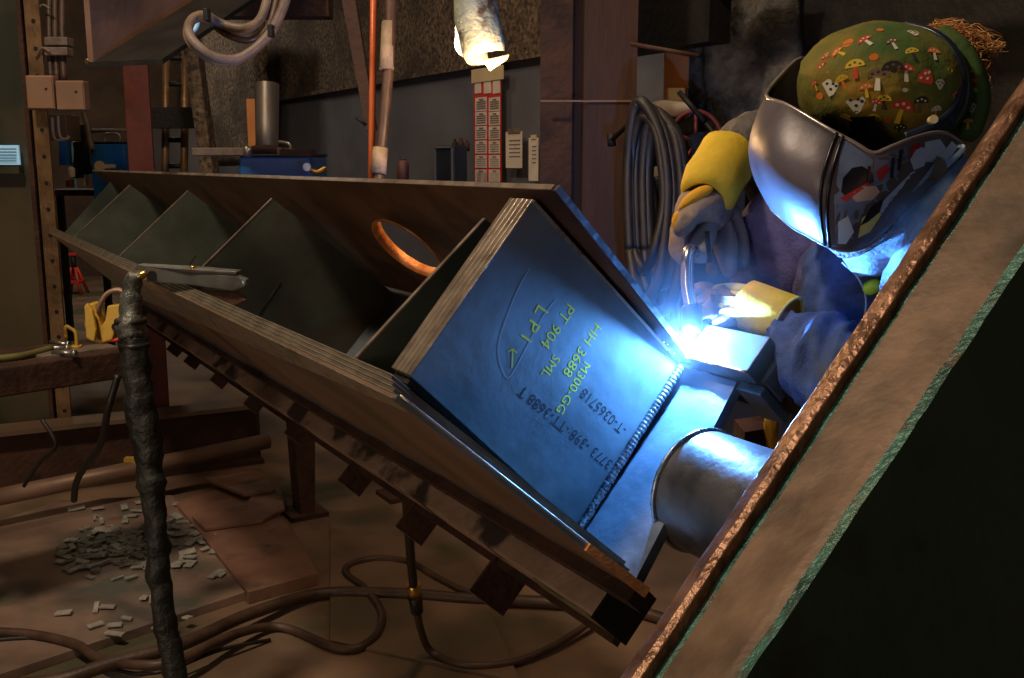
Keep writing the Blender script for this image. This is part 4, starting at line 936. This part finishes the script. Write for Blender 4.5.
# near glove (steadying on the lug)
n0_ = P(786,323,1.520); n1_ = P(744,303,1.565)
gl = B(); gl.tube([n0_.lerp(n1_,t) for t in (-.02,0,.3,.7,1)], [.041,.042,.041,.038,.035], 28, caps=False); nc = gl.obj('near_gauntlet_cuff', M_gyel, we, solid=.004, disp=(22,.003))
gl = B(); c_ = n0_.lerp(n1_,-.02); axn = (n1_-n0_).normalized(); e_ = axn.cross(K_).normalized(); f_ = axn.cross(e_)
gl.tube([c_+(e_*cos(2*pi*k/24)+f_*sin(2*pi*k/24))*.042 for k in range(24)], .0028, 6, closed=True); gl.obj('cuff_binding', M_gwhite, nc)
near_glove = skin('near_glove', [(P(745,307,1.575),(.038,.030)),(P(730,304,1.590),(.036,.026)),(P(718,304,1.605),(.032,.022)),
    (P(706,312,1.590),.012),(P(696,316,1.585),.011),(P(688,324,1.590),.009),
    (P(704,304,1.610),.0125),(P(694,306,1.610),.0115),(P(685,314,1.610),.010),
    (P(704,296,1.630),.0125),(P(693,297,1.640),.0115),(P(684,304,1.650),.010),
    (P(708,288,1.650),.012),(P(698,288,1.660),.011),(P(689,293,1.670),.009),
    (P(732,316,1.550),.014),(P(722,322,1.545),.013),(P(712,326,1.550),.010)],
    [(0,1),(1,2),(2,3),(3,4),(4,5),(2,6),(6,7),(7,8),(2,9),(9,10),(10,11),(2,12),(12,13),(13,14),(0,15),(15,16),(16,17)], M_ggrey, we, disp=(22,.002))
for k in range(4):
    a0 = P(712+k*2.5,290+k*8.0,1.595-.012*k); a1 = P(750-k*1.5,289+k*8.0,1.565-.012*k)
    sleeve('pale_finger_strip', [(a0,.0085),(a0.lerp(a1,.5)+V((0,-.004,.004)),.009),(a1,.0085)], M_gwhite, .001)

# cap
capc = P(884,90,1.45)
u1 = (P(985,103,1.45)-P(784,77,1.45)).normalized(); view = (capc-CAM).normalized(); u2 = u1.cross(view).normalized(); u3 = u1.cross(u2)
def capk(d):
    n_ = noise.noise(d*2.2)*.04+noise.noise(V((d.x*5,d.y*9,d.z*5)))*.03
    return 1+n_
b = B(); b.sphere(capc, .124, .095, .105, (u1,u2,u3), 48, 28, capk)
from mathutils.bvhtree import BVHTree
bvh = BVHTree.FromPolygons(b.v, b.f)
def decal(px, py, kind, sc=1.0, rot=0):
    h = bvh.ray_cast(CAM, ray(px,py).normalized(), 5)
    if h[0] is None: return
    p, n_ = h[0], h[1]
    if n_.dot(ray(px,py)) > 0: n_ = -n_
    x = V((1,0,0)); x = (x-n_*x.dot(n_)).normalized(); y = n_.cross(x)
    x, y = x*cos(rot)+y*sin(rot), y*cos(rot)-x*sin(rot)
    def poly(pts, mi, lift):
        b.mi = mi; b.add([p+(x*a+y*c)*sc*.00150+n_*(lift*.35) for a, c in pts], [tuple(range(len(pts)))], False)
    arc_ = lambda cx, cy, rx, ry, a0=0, a1=2*pi, n=12: [(cx+rx*cos(a0+(a1-a0)*i/n), cy+ry*sin(a0+(a1-a0)*i/n)) for i in range(n+(0 if a1-a0 > 6 else 1))]
    if kind[0] == 'm':   # mushroom : stem, cap, dots
        poly([(-2,-11),(2.2,-11),(1.4,0),(-1.4,0)], kind[2], .0012)
        poly(arc_(0,-1,8,7,0,pi), kind[1], .0016)
        for a, c in ((-4,1.5),(0,3),(4,1.2)): poly(arc_(a,c,1.3,1.1,0,2*pi,8), kind[3], .0021)
    elif kind[0] == 'w':
        poly([(-9,3),(-4,7),(4,7),(8,2),(3,-7),(-1,-9)], kind[1], .0012)
        for a, c in ((-4,3),(2,3),(0,-2),(5,1)): poly(arc_(a,c,1.6,1.3,0,2*pi,8), kind[2], .0018)
    else:
        poly(arc_(0,0,4,3,0,2*pi,9), kind[1], .0014)
# slots: 0 base,1 red,2 white,3 black,4 yellow,5 orange,6 brown
for a in [(831,87,('w',2,3)),(856,103,('w',2,3),1.15,.3),(865,40,('m',1,2,2),.9,.4),(874,57,('o',5),1.1),(855,66,('m',4,1,6),1.1),(878,76,('m',6,2,3),1.25,-.1),(893,69,('m',3,3,6),1.25),
          (906,70,('m',1,2,2),1.),(926,77,('w',1,2),.95,.8),(902,108,('m',1,4,2),1.3,-.2),(876,103,('m',1,2,2),.7),(884,100,('m',4,3,3),.8),(874,119,('m',4,2,3),.85),(914,33,('w',2,6),.7),
          (892,42,('m',6,2,2),.8,.3),(848,43,('o',5),1.4),(822,68,('m',1,2,2),.8,.9),(826,56,('w',1,2),.6,.5),(940,84,('w',2,3),.6),(921,102,('m',3,6,2),.9),(838,52,('m',5,4,2),.8,.6),(820,96,('o',5),1.2,.4),
          (846,118,('m',4,6,5),.8),(888,120,('o',1),.7),(912,52,('m',4,3,6),.8,.2),(934,52,('m',5,2,2),.8),(950,70,('o',4),.8),(936,110,('m',2,5,1),.7),(905,90,('o',2),.7),(900,128,('m',3,3,2),.8),
          (842,80,('m',4,5,5),.8,.5),(866,88,('m',5,4,2),.8,.2),(880,30,('o',5),.9),(860,130,('m',4,6,6),.7),(815,84,('m',1,4,2),.6,1.),(955,95,('m',1,2,2),.7)]:
    decal(*a)
c_r = mat('print red', rgb(176,50,30), rgb(190,66,40), 30, .85, 0, .05); c_w = mat('print white', rgb(200,196,176), None, 30, .85, 0, .05); c_k = mat('print black', rgb(34,34,30), None, 30, .85, 0, 0)
c_y = mat('print yellow', rgb(196,170,40), None, 30, .85, 0, 0); c_o = mat('print orange', rgb(206,110,30), None, 30, .85, 0, 0); c_b = mat('print brown', rgb(96,74,54), None, 30, .85, 0, 0)
capm = [M_cap, c_r, c_w, c_k, c_y, c_o, c_b]
cap = b.obj('print_cap', capm, we)
# cap back band and head gear straps
b = B(); pts = [P(938,34,1.44),P(958,48,1.42),P(974,75,1.41),P(978,105,1.42),P(966,140,1.43)]
b.tube(catmull(pts,6), [.012]+[.02]*22+[.016,.012], 12, flat=.8)
bvh = BVHTree.FromPolygons(b.v, b.f)
for a in [(968,72,('m',1,2,2),.6),(974,90,('o',4),.8),(972,108,('w',2,3),.6),(968,122,('m',5,4,2),.6),(975,80,('o',1),.7),(970,100,('o',5),.6)]: decal(*a)
b.obj('cap_band', capm, we)
b = B(); b.tube(catmull([P(905,24,1.44),P(935,32,1.40),P(956,52,1.38),P(962,85,1.37),P(952,112,1.36),P(930,128,1.35),P(905,138,1.35)],6), .008, 8, flat=.5); b.tube(catmull([P(950,44,1.39),P(962,70,1.375),P(962,100,1.37),P(950,122,1.36)],6), .010, 8, flat=.5)
b.obj('headgear_strap', M_strap, we)
b = B(); b.tube([P(934,119,1.33),P(931,121,1.34)], .006, 10); b.obj('strap_rivet', M_buff, we)
b = B(); b.sphere(P(968,112,1.47), .035, .03, .05); b.obj('nape_hair', M_hair, we)
# hair
b = B(); random.seed(3)
for k in range(900):
    t = random.random()
    a0 = P(934+46*t+random.gauss(0,3), 26+40*t+random.gauss(0,4), 1.50+random.uniform(-.04,.05))
    L_ = random.uniform(.35,1); ex, ey = random.choice([(1003,44),(998,52),(988,92),(982,112),(975,96),(990,40)])
    q0 = (934+46*t, 26+40*t); q1 = (q0[0]+(ex-q0[0])*L_+random.gauss(0,4), q0[1]+(ey-q0[1])*L_+random.gauss(0,4))
    a1 = P(q1[0], q1[1], 1.50+random.uniform(-.05,.06))
    mid = a0.lerp(a1,.5)+V((random.gauss(.004,.006),random.gauss(0,.01),random.uniform(.0,.016)))
    m2 = a0.lerp(a1,.78)+V((random.gauss(0,.004),0,random.gauss(.003,.004)))
    b.tube(catmull([a0,mid,m2,a1],3), [.0009]*3+[.0008]*3+[.0006]*3+[.0003], 3, caps=False)
b.sphere(P(962,62,1.52), .036, .04, .045, None, 12, 8, lambda d: 1+.15*noise.noise(d*4)); b.obj('hair', M_hair, we)

skin('neck_light_block', [(P(882,125,1.47),.075),(P(852,160,1.45),.068),(P(905,190,1.53),.065)], [(0,1),(0,2)], M_hdark, we)  # dark mass added to stop arc light reaching the cap
# helmet shell: bands from the far temple round the front to the near temple
top = [(838,84,1.62),(818,66,1.60),(801,58,1.57),(783,73,1.49),(766,95,1.40),(783,103,1.345),(800,112,1.315),(820,124,1.29),(836,133,1.275),(855,143,1.268),(873,153,1.265),(890,147,1.27),(910,139,1.285),(932,133,1.31),(948,134,1.335),(962,144,1.365)]
bot = [(838,205,1.60),(818,205,1.59),(800,206,1.56),(782,207,1.51),(770,207,1.46),(780,217,1.40),(792,227,1.36),(808,236,1.335),(824,245,1.315),(838,250,1.31),(851,251,1.312),(868,246,1.32),(884,232,1.33),(902,214,1.345),(926,192,1.36),(958,160,1.375)]
bul = [0,-2,-4,-8,-19,-22,-20,-15,-10,-5,-2,2,5,6,4,2]
dep = [0,.0,.01,.005,-.01,-.025,-.03,-.03,-.03,-.028,-.025,-.02,-.016,-.012,-.008,-.004]
rows = []; NR = 12
for j in range(NR+1):
    t = j/NR; row = []
    for i in range(len(top)):
        a, c = top[i], bot[i]; w = sin(pi*t)
        row.append((a[0]+(c[0]-a[0])*t+bul[i]*w, a[1]+(c[1]-a[1])*t, a[2]+(c[2]-a[2])*t+dep[i]*w))
    pr_ = catmull([V(P(*q)) for q in row], 3); rows.append(pr_)
nC = len(rows[0])
hl = B(); hl.grid(rows)
helm = hl.obj('welding_helmet', [M_helmet], we, solid=.0035, subd=1)
# inner liner
hl = B(); hl.grid([[p+(V((.012,.02,0))) for p in r] for r in rows[:-1]]); hl.obj('helmet_liner', M_hdark, helm)
# rim bead and bottom bead
b = B(); b.tube(rows[0], .0026, 6); b.obj('helmet_rim', M_hrim, helm)
b = B(); cb = P(872,172,1.50); ring_ = rows[-1]; n_ = len(ring_)
m1 = [p.lerp(cb,.35)+V((0,.004,.012)) for p in ring_]
b.add(ring_+m1+[cb], [(k,k+1,n_+k+1,n_+k) for k in range(n_-1)]+[(n_+k,n_+k+1,2*n_) for k in range(n_-1)]+[(0,n_,2*n_,n_-1,2*n_-1)][:0], True)
b.add([ring_[0], ring_[-1], cb], [(0,1,2)], False)
b.obj('chin_light_block', M_hdark, helm, solid=.002)  # dark sheet added to close the helmet bottom against leaking arc light
b = B(); b.tube(rows[-1][6:], .0018, 6); b.obj('chin_rim', M_hrim, helm)
# vertical crease with double ridge
ci = 8*3
for off in (0, 1):
    b = B(); b.tube([r[ci+off*1]+V((0,-.003,0)) for r in rows], .0022, 6); b.obj('shell_crease', M_hg2, helm)
# printed artwork and pale painted reflections, thin patches following the shell (generic shapes)
hb_ = BVHTree.FromPolygons(hl.v, hl.f)
hl2 = B(); hl2.grid(rows); hbv = BVHTree.FromPolygons(hl2.v, hl2.f)
def patch(b, pts, mi, lift=.003, sub=3):
    # polygon fan with subdivided edges, laid on the shell
    cx = sum(p[0] for p in pts)/len(pts); cy = sum(p[1] for p in pts)/len(pts)
    ring = []
    for i in range(len(pts)):
        a, c = pts[i], pts[(i+1)%len(pts)]
        for k in range(sub): ring.append((a[0]+(c[0]-a[0])*k/sub, a[1]+(c[1]-a[1])*k/sub))
    def hit(x, y):
        h = hbv.ray_cast(CAM, ray(x,y).normalized(), 5)
        if h[0] is None: return None
        return h[0]-ray(x,y).normalized()*lift
    lay = []
    for f_ in (1, .66, .33):
        lay.append([hit(cx+(x-cx)*f_, cy+(y-cy)*f_) for x, y in ring])
    cc_ = hit(cx, cy)
    if cc_ is None or any(q is None for l_ in lay for q in l_): return
    n_ = len(ring); b.mi = mi
    b.add(lay[0]+lay[1]+lay[2]+[cc_], [(k,(k+1)%n_,n_+(k+1)%n_,n_+k) for k in range(n_)]+[(n_+k,n_+(k+1)%n_,2*n_+(k+1)%n_,2*n_+k) for k in range(n_)]+[(2*n_+k,2*n_+(k+1)%n_,3*n_) for k in range(n_)], True)
b = B()
patch(b, [(842,138),(868,156),(873,160),(872,200),(860,236),(836,244),(834,200)], 4, .0026)
patch(b, [(874,158),(905,147),(930,140),(944,142),(944,160),(910,190),(884,205),(872,200)], 4, .0028)
patch(b, [(843,178),(852,168),(862,166),(872,172),(874,182),(862,188),(848,198),(841,192)], 1, .0034)
patch(b, [(840,198),(858,188),(868,182),(870,186),(856,194),(846,202)], 2, .004)
patch(b, [(850,195),(864,186),(876,186),(880,192),(872,200),(856,202)], 3, .004)
patch(b, [(876,172),(886,164),(890,170),(880,182)], 2, .004)
patch(b, [(912,146),(921,142),(921,154),(916,168),(910,160)], 2, .004)
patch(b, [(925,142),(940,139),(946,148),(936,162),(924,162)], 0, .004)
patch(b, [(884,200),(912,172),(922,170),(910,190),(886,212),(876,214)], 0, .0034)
patch(b, [(926,176),(938,162),(946,158),(948,166),(936,178)], 1, .0044)
patch(b, [(862,218),(874,210),(882,214),(870,232),(858,238)], 5, .0034)
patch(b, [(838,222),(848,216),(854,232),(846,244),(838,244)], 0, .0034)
patch(b, [(868,166),(871,166),(871,182),(868,182)], 1, .0048)
patch(b, [(892,158),(895,157),(893,178),(890,178)], 1, .0048)
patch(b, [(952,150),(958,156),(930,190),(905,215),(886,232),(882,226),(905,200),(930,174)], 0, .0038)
patch(b, [(944,160),(948,164),(915,200),(890,224),(886,218),(912,192)], 4, .0046)
patch(b, [(900,150),(903,149),(900,170),(897,170)], 1, .0048)
patch(b, [(952,141),(958,147),(940,172),(918,196),(912,192),(934,164)], 0, .0052)  # pale streak painting blue-white cloth reflections, as in later pale patches
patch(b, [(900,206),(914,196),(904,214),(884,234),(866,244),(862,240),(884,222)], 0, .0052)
patch(b, [(872,206),(884,198),(880,212),(868,222),(860,226)], 1, .0044)
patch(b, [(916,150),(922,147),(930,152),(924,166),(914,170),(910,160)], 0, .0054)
b.obj('side_art_and_sheen', [M_hg1, M_hg2, M_hg3, M_hg4, M_hg5, M_gwhite], helm)
# hinge knob and strap at the near temple
b = B(); b.tube(catmull([P(958,146,1.355),P(964,148,1.35),P(952,160,1.35),P(938,172,1.348)],4), .005, 8, flat=.6); b.obj('temple_strap', M_hg1, helm)
b = B(); b.tube([P(934,168,1.34),P(934,168,1.325)], .016, 18, flat=1.); b.obj('hinge_knob', M_hg2, helm)

# =====================================================================
# TORCH (held, a thing of its own)
to = thing('welding_torch', P(694,300,1.560), 'welding torch with grey handle and bent polished neck in the raised glove', 'torch')
b = B(); b.tube(catmull([P(722,196,1.660),P(712,215,1.620),P(704,238,1.585),P(698,258,1.565)],5), [.014]*4+[.017]*5+[.0185]*6+[.017], 16, flat=.85); b.obj('handle', M_torch, to)
b = B(); b.tube(catmull([P(697,252,1.570),P(691,250,1.550),P(687.5,262,1.540),P(687.5,285,1.540),P(691,306,1.540)],7), .0105, 16); b.obj('neck_tube', M_neck, to)
b = B(); b.tube([P(690.5,300,1.540),P(691,309,1.540)], .0075, 14); b.obj('insulator_ring', S_dark, to)
b = B(); b.tube([P(691,304,1.540),P(691.5,308,1.540),P(692,325,1.540),P(692.3,333,1.540)], [.011,.0165,.0165,.014], 20); b.obj('nozzle', M_nozz, to)
b = B(); b.tube(catmull([P(722,196,1.660),P(745,180,1.740),P(765,230,1.920),P(790,330,2.1),V((.66,2.25,.9)),V((.7,2.45,.3)),V((.85,2.6,.02)),V((1.3,2.8,.02))],6), .012, 8); b.obj('cable', M_rub, to)
b = B(); b.box(P(708,247,1.555), .006,.012,.05,(V((.99,0,.1)),V((0,1,0)),V((-.1,0,.99)))); b.obj('trigger', S_dark, to)

arc_p = G(.326,.353,-.019)
b = B(); b.sphere(arc_p, .004, nu=10, nv=6); tag(b.obj('arc_flare', M_arc), 'blinding point of the welding arc under the torch nozzle', 'welding arc')
ab = B(); random.seed(11)
for k in range(26):
    a = random.uniform(0,2*pi); r = random.uniform(.01,.05)
    ab.sphere(arc_p+V((cos(a)*r, sin(a)*r*.6, random.uniform(-.008,.02))), random.uniform(.0004,.0009), nu=6, nv=4)
tag(ab.obj('weld_spatter', M_spat), 'tiny glowing spatter sparks around the arc', 'sparks', kind='stuff')

# smoke
sm = bpy.data.materials.new('welding smoke'); sm.use_nodes = True; nt = sm.node_tree
for n_ in list(nt.nodes): nt.nodes.remove(n_)
mo = nt.nodes.new('ShaderNodeOutputMaterial'); vp = nt.nodes.new('ShaderNodeVolumePrincipled'); tcn = nt.nodes.new('ShaderNodeTexCoord'); ns = nt.nodes.new('ShaderNodeTexNoise')
ns.inputs['Scale'].default_value = 14; ns.inputs['Detail'].default_value = 3
geo = nt.nodes.new('ShaderNodeNewGeometry')
vm = nt.nodes.new('ShaderNodeVectorMath'); vm.operation = 'DISTANCE'; smc = arc_p+V((.01,.0,.03)); vm.inputs[1].default_value = smc
nt.links.new(geo.outputs['Position'], vm.inputs[0]); nt.links.new(geo.outputs['Position'], ns.inputs['Vector'])
mr = nt.nodes.new('ShaderNodeMapRange'); mr.inputs[1].default_value = .02; mr.inputs[2].default_value = .15; mr.inputs[3].default_value = 1.; mr.inputs[4].default_value = 0.
nt.links.new(vm.outputs['Value'], mr.inputs[0])
mr2 = nt.nodes.new('ShaderNodeMapRange'); mr2.inputs[1].default_value = .35; mr2.inputs[2].default_value = .7; mr2.inputs[3].default_value = .3; mr2.inputs[4].default_value = 1.4
nt.links.new(ns.outputs['Fac'], mr2.inputs[0])
mm = nt.nodes.new('ShaderNodeMath'); mm.operation = 'MULTIPLY'; nt.links.new(mr.outputs[0], mm.inputs[0]); nt.links.new(mr2.outputs[0], mm.inputs[1])
mm2 = nt.nodes.new('ShaderNodeMath'); mm2.operation = 'MULTIPLY'; mm2.inputs[1].default_value = .4; nt.links.new(mm.outputs[0], mm2.inputs[0])
nt.links.new(mm2.outputs[0], vp.inputs['Density']); vp.inputs['Color'].default_value = (.8,.85,1,1); vp.inputs['Anisotropy'].default_value = .1
nt.links.new(vp.outputs[0], mo.inputs['Volume'])
b = B(); b.sphere(smc, .15, nu=20, nv=12); tag(b.obj('welding_smoke', sm), 'thin blue lit smoke around the arc', 'smoke', kind='stuff')

# =====================================================================
# LIGHTS
def light(name, kind, loc, energy, color, size=.1, target=None, spot=None):
    l = bpy.data.lights.new(name, kind); l.energy = energy; l.color = color
    if kind == 'AREA': l.size = size
    else: l.shadow_soft_size = size
    if spot: l.spot_size = radians(spot); l.spot_blend = .4
    o = bpy.data.objects.new(name, l); COL.objects.link(o); o.location = loc
    if target is not None: o.rotation_euler = (V(target)-V(loc)).to_track_quat('-Z', 'Y').to_euler()
    return o
light('arc_light', 'POINT', arc_p-E2*.007, 40, (.11,.36,1.), .004)
light('lamp_light', 'POINT', P(486,86,dl-.08), 9, (1.,.58,.26), .025)
light('shop_lamp', 'AREA', (-1.6,1.2,4.2), 95, (1.,.76,.54), .35, (-.5,2.8,0))
light('bay_fill', 'AREA', (.2,3.2,4.4), 32, (1.,.72,.46), .6, (1.0,6.4,1.6))  # unseen light added to lift the dark back wall
light('bay_fill', 'AREA', (-2.4,4.4,4.2), 22, (1.,.72,.46), .6, (-1.6,8,1.0))  # second unseen light, added for the background further left
light('far_fill', 'AREA', (-4.3,9.6,3.9), 45, (1.,.86,.7), .8, (-4.4,10.4,0))  # unseen light added to brighten the floor around the jack stand
light('low_fill', 'AREA', (-2.2,-1.2,1.3), 22, (1.,.78,.60), 1.2, (0,2.0,1.0))  # unseen warm fill added low on the left to light the near web
w = bpy.data.worlds.new('w'); SC.world = w; w.use_nodes = True
w.node_tree.nodes['Background'].inputs[0].default_value = (.55,.5,.48,1); w.node_tree.nodes['Background'].inputs[1].default_value = .012

# CAMERA
cam = bpy.data.cameras.new('camera'); cam.sensor_width = 36; cam.lens = F/1024*36; cam.clip_start = .02
co = bpy.data.objects.new('camera', cam); COL.objects.link(co); co.location = CAM; co.rotation_euler = (radians(80), 0, 0)
cam.dof.use_dof = False
SC.camera = co
SC.view_settings.view_transform = 'Standard'; SC.view_settings.look = 'None'; SC.view_settings.gamma = 1; SC.view_settings.use_curve_mapping = False
SC.view_settings.exposure = 0.0
SC.cycles.use_denoising = True
SC.cycles.max_bounces = 6; SC.cycles.sample_clamp_indirect = 4
bpy.context.view_layer.update()
